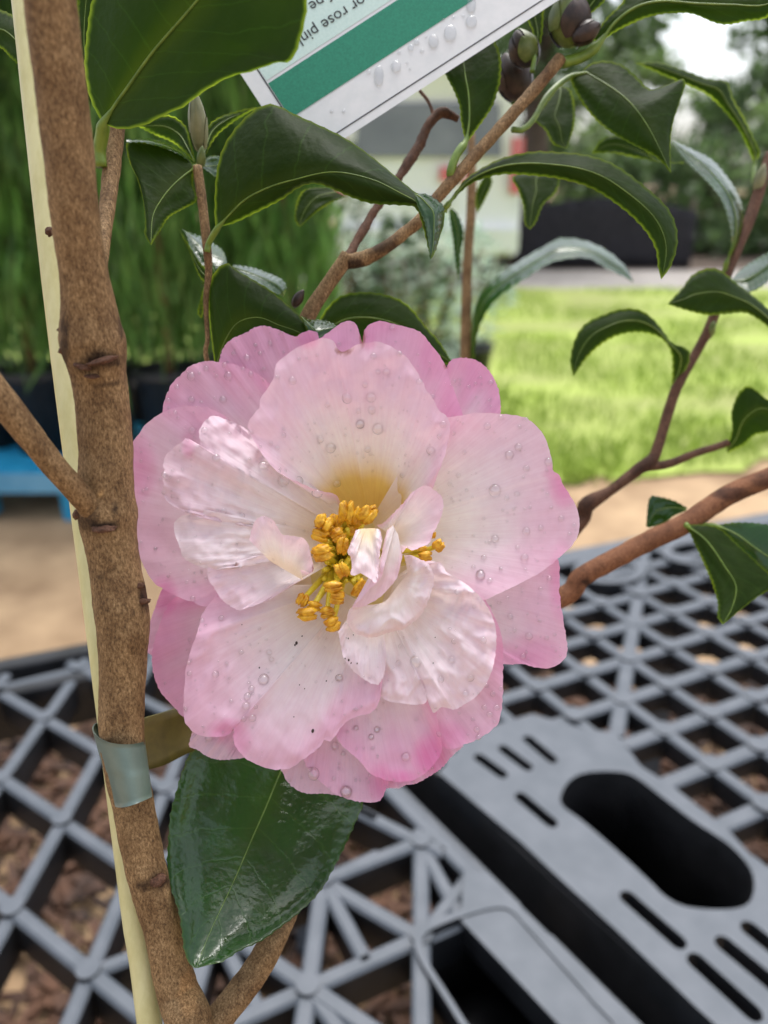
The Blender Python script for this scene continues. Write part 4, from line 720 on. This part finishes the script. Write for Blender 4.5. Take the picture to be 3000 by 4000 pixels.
# ================================================================ stake, tie, label
SP = [(-110, -1900, .1785), (72, -250, .1785), (95, 0, .1785), (225, 1200, .1785), (378, 2400, .1785), (528, 3600, .1795), (585, 4000, .180)]
a_, b_ = W(*SP[2]), W(*SP[-1]); dn = (b_ - a_) / np.linalg.norm(b_ - a_)
P = cr([W(*p) for p in SP] + [b_ + dn * (SOIL_Z - .03 - b_[2]) / dn[2]], 120)
V, F, UV = tube_data(P, np.full(120, .00285), 20, .012, 300)
stk = mesh('garden_stake', V, F, STAKE, loc=P[-1], uv=UV); tag(stk, 'pale yellow plastic coated garden stake standing behind the camellia trunk', 'stake')
tie = empty('plant_tie', W(490, 3000, .172))
tag(tie, 'sage green plastic tie wrapped round the camellia trunk and its stake', 'plant tie')
def sleeve(r_add, rev):
    V = []; m_ = 40; nrow = 14
    top, bot = np.array([(463, 2868), (518, 3124)], float)
    for i in range(nrow):
        t = i / (nrow - 1); c = top + (bot - top) * t; hw = 103 + (78 - 103) * t
        for j in range(m_):
            a = 2 * math.pi * j / m_; cu = c[0] + (hw + r_add) * math.cos(a); dep = .1732 + .0104 * math.sin(a) + r_add * .00006 * math.sin(a)
            tilt = 38 * math.sin(a) * -1 * (1 if t < .5 else .55) + 22 * math.cos(a) * (1 - t) - 14 * math.cos(a) * t
            V.append(W(cu, c[1] + tilt + 6 * math.sin(a * 2), dep))
    F = grid_faces(nrow, m_, True); return V, ([f[::-1] for f in F] if rev else F)
Va, Fa = sleeve(0, False); Vb, Fb = sleeve(-5, True); k = len(Va)
Frim = [(j, (j + 1) % 40, k + (j + 1) % 40, k + j) for j in range(40)] + [(13 * 40 + j, k + 13 * 40 + j, k + 13 * 40 + (j + 1) % 40, 13 * 40 + (j + 1) % 40) for j in range(40)]
mesh('sleeve', Va + Vb, Fa + [tuple(i + k for i in f) for f in Fb] + Frim, TIE, tie)
up, lo_ = cr([(545, 2812, .177), (640, 2785, .182), (740, 2752, .190), (900, 2690, .20)], 24), cr([(560, 3010, .177), (640, 2990, .182), (740, 2940, .190), (900, 2870, .20)], 24)
V = []
for i in range(24):
    for j in range(7): q = up[i] + (lo_[i] - up[i]) * j / 6; V.append(W(q[0], q[1], q[2] + .001 * math.sin(math.pi * j / 6)))
st = mesh('strap', V, grid_faces(24, 7), STRAP, tie)
sm_ = st.modifiers.new('thickness', 'SOLIDIFY'); sm_.thickness = .0006

CD = .1975; C0 = np.array([1174.5, 652.0]); EL, ES = np.array([.84, -.543]), np.array([-.543, -.84])
def cpt(s, t, lift=0): q = C0 + EL * s + ES * t; return W(q[0], q[1], CD - lift)
lab = empty('plant_label', cpt(600, 300)); tag(lab, 'white plastic plant label with green stripe and upside-down black print', 'plant label')
def quad(name, s0, s1, t0, t1, lift, m):
    return mesh(name, [cpt(s0, t0, lift), cpt(s1, t0, lift), cpt(s1, t1, lift), cpt(s0, t1, lift)], [(0, 1, 2, 3)], m, lab, smooth=False)
V = []; rc = 18
cor = [(rc + 0, rc, 180), (1500 - rc, rc, 270), (1500 - rc, 800 - rc, 0), (rc, 800 - rc, 90)]
for s, t, a0 in cor:
    for q in range(5): a = R(a0 + q * 22.5); V.append((s + rc * math.cos(a), t + rc * math.sin(a)))
n_ = len(V); mesh('card', [cpt(s, t) for s, t in V] + [cpt(s, t, -.0004) for s, t in V], [tuple(range(n_)), tuple(range(2 * n_ - 1, n_ - 1, -1))] + [(i, i + n_, (i + 1) % n_ + n_, (i + 1) % n_) for i in range(n_)], CARD, lab, smooth=False)
quad('border_line', 62, 67, 34, 780, .00008, INK); quad('border_line', 62, 1480, 32, 37, .00010, INK)
quad('green_stripe', 70, 1480, 181, 343, .00012, GREEN); quad('mint_panel', 70, 1480, 356, 780, .00010, MINT)
def text_mesh(body, s_start, s_end, t_top, fit=None):
    cu = bpy.data.curves.new('lettering', 'FONT'); cu.body = body; cu.size = 1; cu.resolution_u = 3
    to = bpy.data.objects.new('lettering', cu); COL.objects.link(to); bpy.context.view_layer.update()
    me = to.evaluated_get(bpy.context.evaluated_depsgraph_get()).to_mesh()
    co_ = np.array([v.co[:] for v in me.vertices]); fs = [tuple(p.vertices) for p in me.polygons]
    k = fit if fit else (s_start - s_end) / (co_[:, 0].max() - co_[:, 0].min())
    V = [cpt(s_start - (x - co_[:, 0].min()) * k, t_top - y * k, .00025) for x, y, z in co_]
    to.to_mesh_clear(); bpy.data.objects.remove(to); bpy.data.curves.remove(cu)
    mesh('lettering', V, fs, INK, lab, smooth=False); return k
kf = text_mesh('or rose pink', 566, 240, 436)
text_mesh('of pe', 500, 0, 522, kf)

# ================================================================ raindrops
bvh = BVHTree.FromPolygons([tuple(v) for v in PV], PF)
def hit(u, v):
    r = ray(u, v); r = r / np.linalg.norm(r); return bvh.ray_cast(Vector(CAM), Vector(r))
def drop_verts(V0, c, n, r, el=1, sq=.62):
    n = np.array(n); 
    a = np.cross(n, [0.1, .2, 1]); a /= np.linalg.norm(a); b = np.cross(n, a)
    return [c + (a * q[0] + b * q[1] * el) * r + n * (q[2] * r * sq + r * .22) for q in V0]
big = {'5': [(955, 1080, 38), (1040, 870, 27), (1095, 825, 24), (910, 700, 22), (1140, 950, 22), (265, 715, 35), (225, 530, 32), (85, 535, 33), (230, 605, 25), (160, 690, 28), (955, 1365, 25), (1140, 1320, 24), (1130, 1475, 24), (870, 1580, 28), (1085, 1100, 18), (925, 1610, 17), (1225, 1300, 17), (1345, 1245, 18), (930, 445, 18), (1270, 910, 24), (740, 990, 16), (1025, 1125, 17), (315, 380, 24), (190, 455, 20), (510, 440, 20), (580, 845, 30), (585, 530, 20), (990, 650, 18), (350, 120, 18), (1140, 660, 14), (1100, 705, 14), (710, 740, 15), (775, 855, 14), (890, 1475, 18), (265, 380, 18), (715, 435, 13), (745, 430, 13), (840, 450, 12), (800, 470, 14), (920, 550, 12), (870, 415, 12), (570, 330, 10), (570, 365, 10), (500, 280, 10), (790, 1078, 12), (690, 1040, 14), (890, 1245, 13), (1065, 1190, 11), (1160, 1180, 12), (1285, 1180, 12), (1420, 1285, 15), (1395, 1335, 14), (1395, 845, 12), (680, 970, 11), (1090, 1415, 15), (830, 1345, 12), (990, 1540, 12), (830, 1530, 14), (1265, 1100, 12), (650, 690, 22), (630, 760, 18), (240, 290, 22), (390, 275, 18), (205, 835, 22), (10, 820, 14), (370, 205, 8), (430, 870, 10), (410, 990, 16), (150, 610, 18), (285, 590, 10)],
       '4': [(1150, 475, 28), (1375, 630, 20), (1330, 855, 24), (1395, 910, 35), (960, 1030, 35), (1090, 1125, 40), (1190, 1125, 30), (655, 980, 28), (320, 1085, 20), (320, 1200, 18), (375, 1225, 15), (700, 1320, 22), (820, 1350, 20), (495, 450, 28), (735, 445, 28), (590, 400, 20), (700, 600, 26), (495, 600, 22), (400, 520, 18), (500, 800, 24), (580, 800, 24), (880, 810, 20), (1005, 880, 18), (1050, 910, 18), (940, 300, 16), (910, 245, 16), (1005, 235, 18), (855, 330, 22), (770, 300, 16), (1310, 1200, 40), (1090, 830, 18), (390, 685, 16), (345, 605, 20), (710, 375, 18), (880, 435, 18), (315, 1370, 12), (260, 1565, 12), (375, 1060, 12), (410, 1130, 12), (1050, 455, 14), (1190, 335, 12), (1240, 330, 11), (1310, 310, 14), (1450, 240, 16), (800, 800, 16), (740, 820, 14), (1585, 755, 32), (660, 445, 14), (830, 400, 14), (965, 400, 14), (545, 430, 12), (560, 615, 14), (300, 1670, 10), (345, 1745, 10), (515, 1780, 10), (1060, 1065, 14), (1100, 1060, 12), (800, 1330, 10), (660, 1315, 12), (590, 1755, 14), (205, 1180, 14), (870, 985, 12), (940, 905, 12), (1090, 790, 14), (1435, 1140, 30), (1145, 980, 14), (1290, 750, 10)],
       '6': [(775, 1030, 24), (765, 1090, 28), (805, 1170, 26), (800, 980, 20), (750, 1175, 18), (880, 920, 36), (915, 745, 20), (930, 790, 18), (670, 1060, 14), (1340, 1350, 28), (1370, 910, 28), (1610, 1245, 18), (1575, 1290, 18), (1200, 1530, 40), (1410, 1640, 36), (480, 540, 18), (400, 880, 18), (605, 525, 20), (565, 885, 24), (735, 740, 18), (1475, 1235, 18), (640, 815, 14), (825, 1095, 16), (525, 1295, 26), (380, 290, 12), (260, 250, 10), (175, 75, 10), (430, 285, 12), (420, 395, 18), (395, 810, 14), (400, 660, 14), (375, 1105, 14), (1335, 1560, 14), (1395, 1400, 16), (655, 910, 10), (850, 590, 12), (790, 695, 10), (895, 660, 12), (855, 735, 8), (505, 570, 10), (470, 600, 10), (1480, 1110, 14), (1420, 1260, 12), (855, 1025, 10), (240, 940, 10), (190, 965, 10), (1180, 1500, 16)],
       '7': [(870, 220, 30), (735, 320, 18), (885, 605, 22), (700, 720, 22), (715, 610, 18), (810, 825, 24), (780, 920, 20), (635, 835, 20), (390, 740, 20), (490, 730, 36), (400, 640, 14), (260, 1130, 20), (225, 1175, 18), (430, 1290, 28), (925, 1040, 20), (965, 1000, 20), (895, 1000, 18), (945, 920, 18), (905, 870, 16), (850, 1130, 20), (1155, 580, 24), (1045, 465, 18), (1260, 590, 14), (1120, 700, 18), (1340, 275, 18), (1275, 240, 16), (1225, 300, 14), (630, 1155, 20), (860, 1175, 18), (80, 1500, 35), (490, 1070, 14), (140, 1120, 14), (990, 890, 14), (835, 405, 14), (1070, 545, 14), (980, 385, 12), (1030, 355, 10), (1220, 490, 12), (1305, 570, 12), (605, 1000, 10), (690, 540, 12), (795, 1160, 10), (955, 1085, 12), (855, 915, 10), (825, 1070, 12), (235, 1240, 12), (265, 1280, 8), (60, 1275, 12), (180, 1240, 8), (40, 825, 20), (1120, 1290, 10)]}
def dome(rings, seg, low=-.35):
    V = [(0, 0, 1.0)]; F = []
    for i in range(1, rings + 1):
        t = math.acos(1 - (1 - low) * i / rings) if i < rings else math.acos(low)
        for j in range(seg): V.append((math.sin(t) * math.cos(6.28318 * j / seg), math.sin(t) * math.sin(6.28318 * j / seg), math.cos(t)))
    F += [(0, 1 + j, 1 + (j + 1) % seg) for j in range(seg)]
    for i in range(rings - 1): F += [(1 + i * seg + j, 1 + (i + 1) * seg + j, 1 + (i + 1) * seg + (j + 1) % seg, 1 + i * seg + (j + 1) % seg) for j in range(seg)]
    return np.array(V), F
proto = bpy.data.meshes.new('raindrop'); V0, F0 = dome(9, 20)
proto.from_pydata(V0.tolist(), [], F0); proto.materials.append(WATER); proto.polygons.foreach_set('use_smooth', [True] * len(F0))
def drop_obj(c, n, r, label, group, el=1.0):
    o = bpy.data.objects.new('raindrop', proto); COL.objects.link(o)
    n = Vector(n).normalized(); o.location = Vector(c) + n * r * .20; o.rotation_mode = 'QUATERNION'; o.rotation_quaternion = n.to_track_quat('Z', 'Y')
    o.scale = (r, r * el, r * .78); return tag(o, label, 'raindrop', group)
for kx, L in big.items():
    for x, y, r in L:
        u, v = px(kx, [(x, y)])[0]; h = hit(u, v)
        if h[0] is None: continue
        n = np.array(h[1]); n = n if n @ (CAM - np.array(h[0])) > 0 else -n
        drop_obj(h[0], n, r * .95 / CROP[kx][2] * h[3] * .985 / FP, 'clear raindrop beaded on a petal of the pink camellia flower', 'raindrops on the camellia petals', random.uniform(.92, 1.12))
V, F = [], []; c_ = 0; VI, FI = dome(4, 10)
for q in range(4200):
    u, v = random.uniform(520, 2260), random.uniform(1260, 3130)
    if nz(u * .004, v * .004, 2) < random.uniform(-.35, .25): continue
    if 1200 < u < 1560 and 1850 < v < 2400: continue
    h = hit(u, v)
    if h[0] is None: continue
    n = np.array(h[1]); n = n if n @ (CAM - np.array(h[0])) > 0 else -n
    r = (1.6 + 5.0 * random.random() ** 3) * h[3] / FP; k = len(V)
    V += drop_verts(VI, np.array(h[0]), n, r, random.uniform(.9, 1.2)); F += [tuple(i + k for i in f) for f in FI]; c_ += 1
    if c_ > 900: break
tag(mesh('fine_raindrops', V, F, WATER), 'fine mist of tiny raindrops over the pink camellia petals', 'raindrops', kind='stuff')
for x, y, r, el in ((740, 380, 26, 2.2), (825, 335, 28, 1.2), (900, 240, 16, 1.2), (928, 212, 14, 1.2), (1012, 210, 28, 1.4), (1095, 170, 34, 1.4), (1200, 112, 30, 1.2), (1200, 30, 26, 1.6), (955, 255, 12, 1.1), (840, 265, 10, 1), (690, 360, 12, 1), (505, 555, 10, 1), (565, 555, 10, 1), (1060, 100, 9, 1), (1110, 90, 9, 1), (1160, 80, 9, 1), (975, 185, 8, 1), (895, 345, 7, 1), (880, 315, 8, 1)):
    u, v = px('TB', [(x, y)])[0]; c = W(u, v, CD); rr = r / 1.276 * CD / FP * .9
    n = CAM + np.array([0, 0, 0]) - W(1500, 2000, 1); o = drop_obj(c, n, rr, 'clear water drop running on the white plastic plant label', 'water drops on the plant label', 1.0)
    o.scale = (rr, rr * el, rr * .35); o.rotation_quaternion = Vector(n).normalized().to_track_quat('Z', 'Y')
# dirt specks on the lower petals
V, F = [], []
for u, v, r in ((1222, 2855, 9), (1158, 2512, 8), (1152, 2520, 5), (1180, 2485, 4), (1013, 2608, 4), (945, 2440, 3), (1190, 2690, 3), (1275, 2660, 4), (1148, 2800, 3), (1362, 2578, 6), (1372, 2590, 5), (1348, 2572, 4), (1395, 2592, 4), (1360, 2494, 4), (1352, 2492, 3), (1700, 2490, 3), (1692, 2590, 3), (1310, 2390, 3), (1170, 2675, 3), (1380, 2480, 3)):
    h = hit(u, v)
    if h[0] is None: continue
    n = np.array(h[1]); n = n if n @ (CAM - np.array(h[0])) > 0 else -n; k = len(V)
    V += drop_verts(VI, np.array(h[0]), n, r * .62 * h[3] / FP, 1.4, .5); F += [tuple(i + k for i in f) for f in FI]
tag(mesh('dirt_specks', V, F, BUDB), 'tiny dark specks of dirt on the lower petals of the flower', 'dirt', kind='stuff')

# ================================================================ background
CON = foliage_mat('conifer', (.08, .18, .05), (.24, .44, .11), .5); CONS = bark_mat('stem', (.10, .05, .025), (.20, .10, .05), (.28, .16, .09))
def conifer(x, y, z, h, r, seed, ps=.115, nst=2500, share=None):
    rg = np.random.RandomState(seed); root = empty('potted_conifer', (x, y, z))
    V, F = lathe((x, y), [(.001, z), (ps * .8, z), (ps, z + .25), (ps * 1.06, z + .252), (ps * 1.06, z + .28), (ps, z + .28), (ps * .97, z + .25), (.001, z + .25)], 28); mesh('pot', V, F, POTM, root)
    P = np.array([(x + .01 * math.sin(q * 3 + seed), y, z + .24 + q * h) for q in np.linspace(0, 1, 20)]); V, F, UV = tube_data(P, np.linspace(.013, .004, 20), 10, .05, 30); mesh('stem', V, F, CONS, root, col=np.ones((len(V), 3)))
    V, F, C = [], [], []
    for q in range(nst):
        t = rg.rand() ** .85; zz = z + .32 + t * h; a = rg.rand() * 6.283
        rad = r * (1 - .55 * t) * (.35 + .65 * rg.rand() ** .5) * (1 + .35 * nz(a * 1.2, t * 5, seed)); cx, cy = x + rad * math.cos(a), y + rad * math.sin(a)
        up = np.array([math.cos(a) * .25 + rg.randn() * .15, math.sin(a) * .25 + rg.randn() * .15, 1.0 if rg.rand() > .25 else -.8]); up /= np.linalg.norm(up)
        L = rg.uniform(.08, .20); wd = rg.uniform(.004, .008); sdv = np.cross(up, rg.randn(3)); sdv /= np.linalg.norm(sdv); c = np.array([cx, cy, zz]); k = len(V)
        V += [c - sdv * wd * .6, c + sdv * wd * .6, c + up * L * .6 + sdv * wd, c + up * L, c + up * L * .6 - sdv * wd]; F.append((k, k + 1, k + 2, k + 3, k + 4))
        s = rg.uniform(.55, 1.5); C += [(s, s * rg.uniform(.9, 1.15), s * .9)] * 5
    mesh('foliage', V, F, CON, root, col=C, smooth=False); return root
def bx(u, yy): return (u * 3000 / 1659 - 1500) / FP * (yy * cp - (0 - CAM_Z + .6) * 0) * 1.02
PAL_Z = .17
i = 0
for u, yy, h, r in ((20, 2.55, 1.6, .21), (165, 2.62, 1.75, .20), (330, 2.55, 1.7, .22), (480, 2.72, 1.6, .20), (615, 2.65, 1.5, .18), (-110, 2.6, 1.7, .2), (90, 3.05, 1.9, .24), (260, 3.1, 2.0, .24), (420, 3.15, 1.9, .24), (570, 3.2, 1.85, .24), (-60, 3.1, 2.0, .24)):
    c = conifer(bx(u, yy), yy, PAL_Z if yy < 3 else .002, h, r, 11 + i); i += 1
    if yy < 3: tag(c, 'tall green conifer in a black nursery pot standing on the blue pallet', 'conifer', 'potted conifers on the blue pallet')
    else: tag(c, 'tall green conifer in a black pot behind the row on the blue pallet', 'conifer', 'potted conifers behind the pallet row')
BLUE = simple('blue_plastic', (.015, .28, .54), (.04, .40, .66), 6, .35, .2, .004)
pal = empty('blue_pallet', (-.9, 2.5, .001)); tag(pal, 'blue plastic pallet on the sand carrying the black conifer pots', 'pallet')
x0, x1, y0, y1 = -1.75, -.22, 2.30, 2.86
for j in range(7):
    yy = y0 + .04 + j * (y1 - y0 - .08) / 6; mesh('deck_board', *box_data(((x0 + x1) / 2, yy, .158), np.eye(3), ((x1 - x0) / 2, .034, .0105)), BLUE, pal, smooth=False)
for j in range(5):
    xx = x0 + .06 + j * (x1 - x0 - .12) / 4
    for yy in (y0 + .05, y1 - .05): mesh('block', *box_data((xx, yy, .074), np.eye(3), (.055, .045, .0725)), BLUE, pal, smooth=False)
mesh('lip', *box_data(((x0 + x1) / 2, y0 - .006, .135), np.eye(3), ((x1 - x0) / 2 + .01, .0055, .032)), simple('blue_lip', (.10, .34, .55), (.16, .42, .62), 8, .35), pal, smooth=False)

# pale leafy plants in front of the van
PALE = foliage_mat('pale_leaf', (.30, .46, .32), (.75, .84, .76), .35, .2)
def shrub_plant(name, x, y, h, r, seed, m, label, cat, group=None, nl=420, ls=(.03, .07), pot_=True):
    rg = np.random.RandomState(seed); root = empty(name, (x, y, .002)); tag(root, label, cat, group); zb = .002
    if pot_:
        V, F = lathe((x, y), [(.001, .002), (.10, .002), (.13, .24), (.137, .242), (.137, .27), (.125, .27), (.12, .235), (.001, .235)], 24); mesh('pot', V, F, POTM, root); zb = .23
    parts = []
    for q in range(6):
        a = q * 1.05 + rg.rand(); P = cr([(x, y, zb), (x + .3 * r * math.cos(a), y + .3 * r * math.sin(a), zb + h * .4), (x + .8 * r * math.cos(a), y + .8 * r * math.sin(a), zb + h * .85)], 8)
        parts.append(tube_data(P, np.linspace(.009, .003, 8), 6))
    V, F, _ = join(parts); mesh('stems', V, F, CONS, root, col=np.ones((len(V), 3)))
    V, F, C = [], [], []
    for q in range(nl):
        t = rg.rand(); a = rg.rand() * 6.283; rr = r * (.3 + .7 * rg.rand() ** .5) * math.sin(math.pi * (.15 + .8 * t)) * (1 + .4 * nz(a, t * 4, seed))
        c = np.array([x + rr * math.cos(a), y + rr * math.sin(a), zb + .05 + t * h]); d = np.array([math.cos(a), math.sin(a), rg.uniform(-.6, .7)]) + rg.randn(3) * .3; d /= np.linalg.norm(d)
        s = np.cross(d, [0, 0, 1]) + rg.randn(3) * .3; s /= np.linalg.norm(s); L = rg.uniform(*ls); k = len(V); wd = L * .26; nn = np.cross(d, s) * L * .1
        V += [c, c + d * L * .4 + s * wd, c + d * L + nn * -1, c + d * L * .4 - s * wd, c + d * L * .45 + nn]; F += [(k, k + 1, k + 4), (k + 1, k + 2, k + 4), (k + 2, k + 3, k + 4), (k + 3, k, k + 4)]
        g = rg.uniform(.6, 1.3); C += [(g, g, g)] * 5
    mesh('leaves', V, F, m, root, col=C, smooth=False); return root
def bx2(u, yy, z): r = ray(u * 3000 / 1659, 0); return (u * 3000 / 1659 - 1500) / FP * (yy * cp + (CAM_Z - z) * sp_)
for u, yy, h, r, sd in ((930, 3.4, .62, .20, 1), (1010, 3.9, .55, .2, 2), (800, 3.6, .5, .2, 3)):
    shrub_plant('leafy_pot_plant', bx2(u, yy, .4), yy, h, r, sd, PALE, 'pale leafy plant in a black pot in front of the white van', 'pot plant', 'pale pot plants before the van', 480)
DKG = foliage_mat('dark_shrub', (.03, .075, .02), (.08, .16, .04), .3)
for u, yy, h, r, sd in ((870, 3.1, .62, .17, 5), (720, 3.3, .9, .28, 6)):
    shrub_plant('leafy_pot_plant', bx2(u, yy, .4), yy, h, r, sd, DKG, 'dark green leafy plant in a black pot between the conifers and the van', 'pot plant', 'dark pot plants by the van', 520)

# white van
VW = simple('van_paint', (.84, .85, .86), (.87, .88, .89), 2, .3); VG = simple('van_glass', (.16, .17, .18), (.22, .23, .24), 3, .08); VR = simple('lamp_red', (.60, .10, .10), (.70, .20, .19), 20, .2); VB = simple('rubber', (.012, .012, .012), (.025, .025, .025), 30, .6)
vy = 7.6; vx = bx2(925, vy, 1); van = empty('parked_van', (vx, vy + 1.8, .009)); tag(van, 'white van parked on the lawn seen from behind', 'van')
hw = .86
prof = [(-hw * .97, .38), (-hw, .75), (-hw * .99, 1.15), (-hw * .90, 1.72), (-hw * .74, 1.92), (-hw * .4, 1.98), (0, 2.0), (hw * .4, 1.98), (hw * .74, 1.92), (hw * .90, 1.72), (hw * .99, 1.15), (hw, .75), (hw * .97, .38)]
V = []; ys = [(0, .96, 0), (.06, 1, 0), (.3, 1, .0), (2.6, 1, 0), (3.1, .97, -.15), (3.5, .95, -.75), (4.3, .9, -.95), (4.45, .8, -1.05)]
for dy, s, dz in ys:
    for x, z in prof: V.append((vx + x * s, vy + dy + (.16 * max(0, (z - 1.1) / .9) if dy == 0 else 0), .009 + max(.38, z + dz * max(0, (z - .5) / 1.5)) * (s if z > 1.9 and dy == 0 else 1)))
m_ = len(prof); F = grid_faces(len(ys), m_) + [tuple(range(m_))[::-1], tuple(range((len(ys) - 1) * m_, len(ys) * m_))] + [(i * m_ + m_ - 1, i * m_, (i + 1) * m_, (i + 1) * m_ + m_ - 1)[::-1] for i in range(len(ys) - 1)]
mesh('body', V, F, VW, van)
def vquad(name, xa, xb, za, zb, m, off=-.012, t=.02):
    y_ = lambda z: vy + off + .16 * max(0, (z - 1.1) / .9)
    V = [(vx + x, y_(z) + e, .009 + z) for e in (0, t) for x, z in ((xa, za), (xb, za), (xb * (.94 if zb > 1.4 else 1), zb), (xa * (.94 if zb > 1.4 else 1), zb))]
    return mesh(name, V, [(0, 1, 2, 3), (7, 6, 5, 4), (0, 4, 5, 1), (1, 5, 6, 2), (2, 6, 7, 3), (3, 7, 4, 0)], m, van, smooth=False)
vquad('rear_window', -.66, .66, 1.22, 1.66, VG); vquad('tail_lamp', .74, .85, .92, 1.38, VR, -.014); vquad('tail_lamp', -.85, -.74, .92, 1.38, VR, -.014)
vquad('reflector', .10, .34, 1.02, 1.14, VR, -.016); vquad('number_plate', -.26, .26, .78, .90, CARD, -.016); vquad('bumper', -.84, .84, .42, .62, VW, -.07, .09)
for x in (-.72, .72):
    for y in (.7, 3.5):
        P = [(vx + x - .10, vy + y, .33), (vx + x + .10, vy + y, .33)]; V, F, _ = tube_data(P, [.32, .32], 28); wh = mesh('wheel', V, F, VB, van)
        P = [(vx + x + (.09 if x > 0 else -.11), vy + y, .33), (vx + x + (.11 if x > 0 else -.09), vy + y, .33)]; V, F, _ = tube_data(P, [.19, .19], 20); mesh('rim', V, F, CARD, wh)

# trees and hedge beyond the path
TB = bark_mat('tree_bark', (.05, .035, .028), (.10, .075, .06), (.16, .13, .10), (.02, .02, .006))
TG = [foliage_mat('tree_leaf', (.07, .13, .045), (.16, .25, .09), .4), foliage_mat('tree_leaf_light', (.14, .23, .07), (.28, .38, .14), .45)]
def tree(x, y, h, r, seed, label, m, tw=.16, low=.35, nl=2600, ls=(.10, .24), group=None, cat='tree', name='tree'):
    rg = np.random.RandomState(seed); root = empty(name, (x, y, 0)); tag(root, label, cat, group)
    parts = [tube_data(cr([(x, y, -.05), (x + .05 * rg.randn(), y, h * .3), (x + .1 * rg.randn(), y, h * .6), (x, y, h * .9)], 16), np.linspace(tw, tw * .25, 16), 12, .06, 4)]
    cl = []
    for q in range(22):
        a = rg.rand() * 6.283; t = rg.rand(); zz = h * (low + (1 - low) * t); rr = r * math.sqrt(max(.05, 1 - (2 * t - .9) ** 2 * .8)) * rg.uniform(.45, 1)
        c = np.array([x + rr * math.cos(a), y + rr * math.sin(a), zz]); cl.append((c, r * rg.uniform(.22, .42)))
        if q < 12: parts.append(tube_data(cr([(x, y, zz * .7), ((x + c[0]) / 2, (y + c[1]) / 2, zz * .88), tuple(c)], 8), np.linspace(tw * .4, tw * .08, 8), 6))
    V, F, UV = join(parts); mesh('trunk', V, F, TB, root, col=np.ones((len(V), 3)))
    V, F, C = [], [], []
    for q in range(nl):
        c, cr_ = cl[rg.randint(len(cl))]; d = rg.randn(3); d /= np.linalg.norm(d); p = c + d * cr_ * rg.rand() ** .4 * np.array([1.2, 1.2, .9])
        s = rg.randn(3); s /= np.linalg.norm(s); n2 = np.cross(s, rg.randn(3)); n2 /= np.linalg.norm(n2); L = rg.uniform(*ls); k = len(V)
        V += [p, p + s * L * .5 + n2 * L * .3, p + s * L, p + s * L * .5 - n2 * L * .3]; F.append((k, k + 1, k + 2, k + 3)); g = rg.uniform(.6, 1.35); C += [(g, g, g)] * 4
    mesh('crown', V, F, m, root, col=C, smooth=False); return root
tree(bx2(1150, 11, 1), 11, 4.2, 1.35, 21, 'big dark trunked tree standing behind the white van', TG[0], .26, .52)
tree(bx2(1300, 16, 1), 16, 3.6, 1.3, 22, 'light green tree beyond the black screen', TG[1], .14, .3)
tree(bx2(1655, 15, 2), 15, 3.5, 1.05, 23, 'grey green tree standing alone against the white sky', TG[0], .14, .45)
k = 0
for u, yy, h, r in ((1120, 13.2, 1.7, .9), (1240, 13.5, 1.9, 1.0), (1350, 13.0, 1.75, .9), (1450, 13.4, 1.65, 1.0), (1560, 12.8, 1.8, 1.0), (1660, 13.2, 2.0, 1.1), (1760, 12.8, 1.9, 1.0), (1000, 14.5, 2.3, 1.2), (850, 14.2, 2.4, 1.2), (700, 14, 2.6, 1.2)):
    tree(bx2(u, yy, 1), yy, h, r, 40 + k, 'rounded green shrub in the hedge line beyond the gravel path', TG[k % 2 if k in (1, 4, 5) else 0], .06, .05, 1500, (.08, .2), 'shrubs beyond the path', 'shrub', 'hedge_shrub'); k += 1
SHC = simple('shade_cloth', (.012, .011, .015), (.026, .024, .03), 12, .85, .5, .02)
scn = empty('shade_cloth_screen', (bx2(1350, 10.4, .4), 10.4, 0)); tag(scn, 'low black shade cloth screen standing beyond the gravel path', 'screen')
xa, xb = bx2(1120, 10.4, .4), bx2(1500, 10.4, .4); nx = 40; V = []
for i in range(nx):
    t = i / (nx - 1); x = xa + (xb - xa) * t; hz = .84 * (.72 + .28 * math.sin(math.pi * (.15 + .75 * t))) + .03 * nz(t * 8, 3)
    for j in range(6): V.append((x, 10.4 + .03 * nz(t * 14, j * .6), .01 + hz * j / 5))
c = mesh('cloth', V, grid_faces(nx, 6), SHC, scn); md = c.modifiers.new('thickness', 'SOLIDIFY'); md.thickness = .006
for t in np.linspace(.02, .98, 5):
    x = xa + (xb - xa) * t; V, F, _ = tube_data([(x, 10.45, -.05), (x, 10.45, .84)], [.025, .025], 10); mesh('post', V, F, TB, scn, col=np.ones((len(V), 3)))
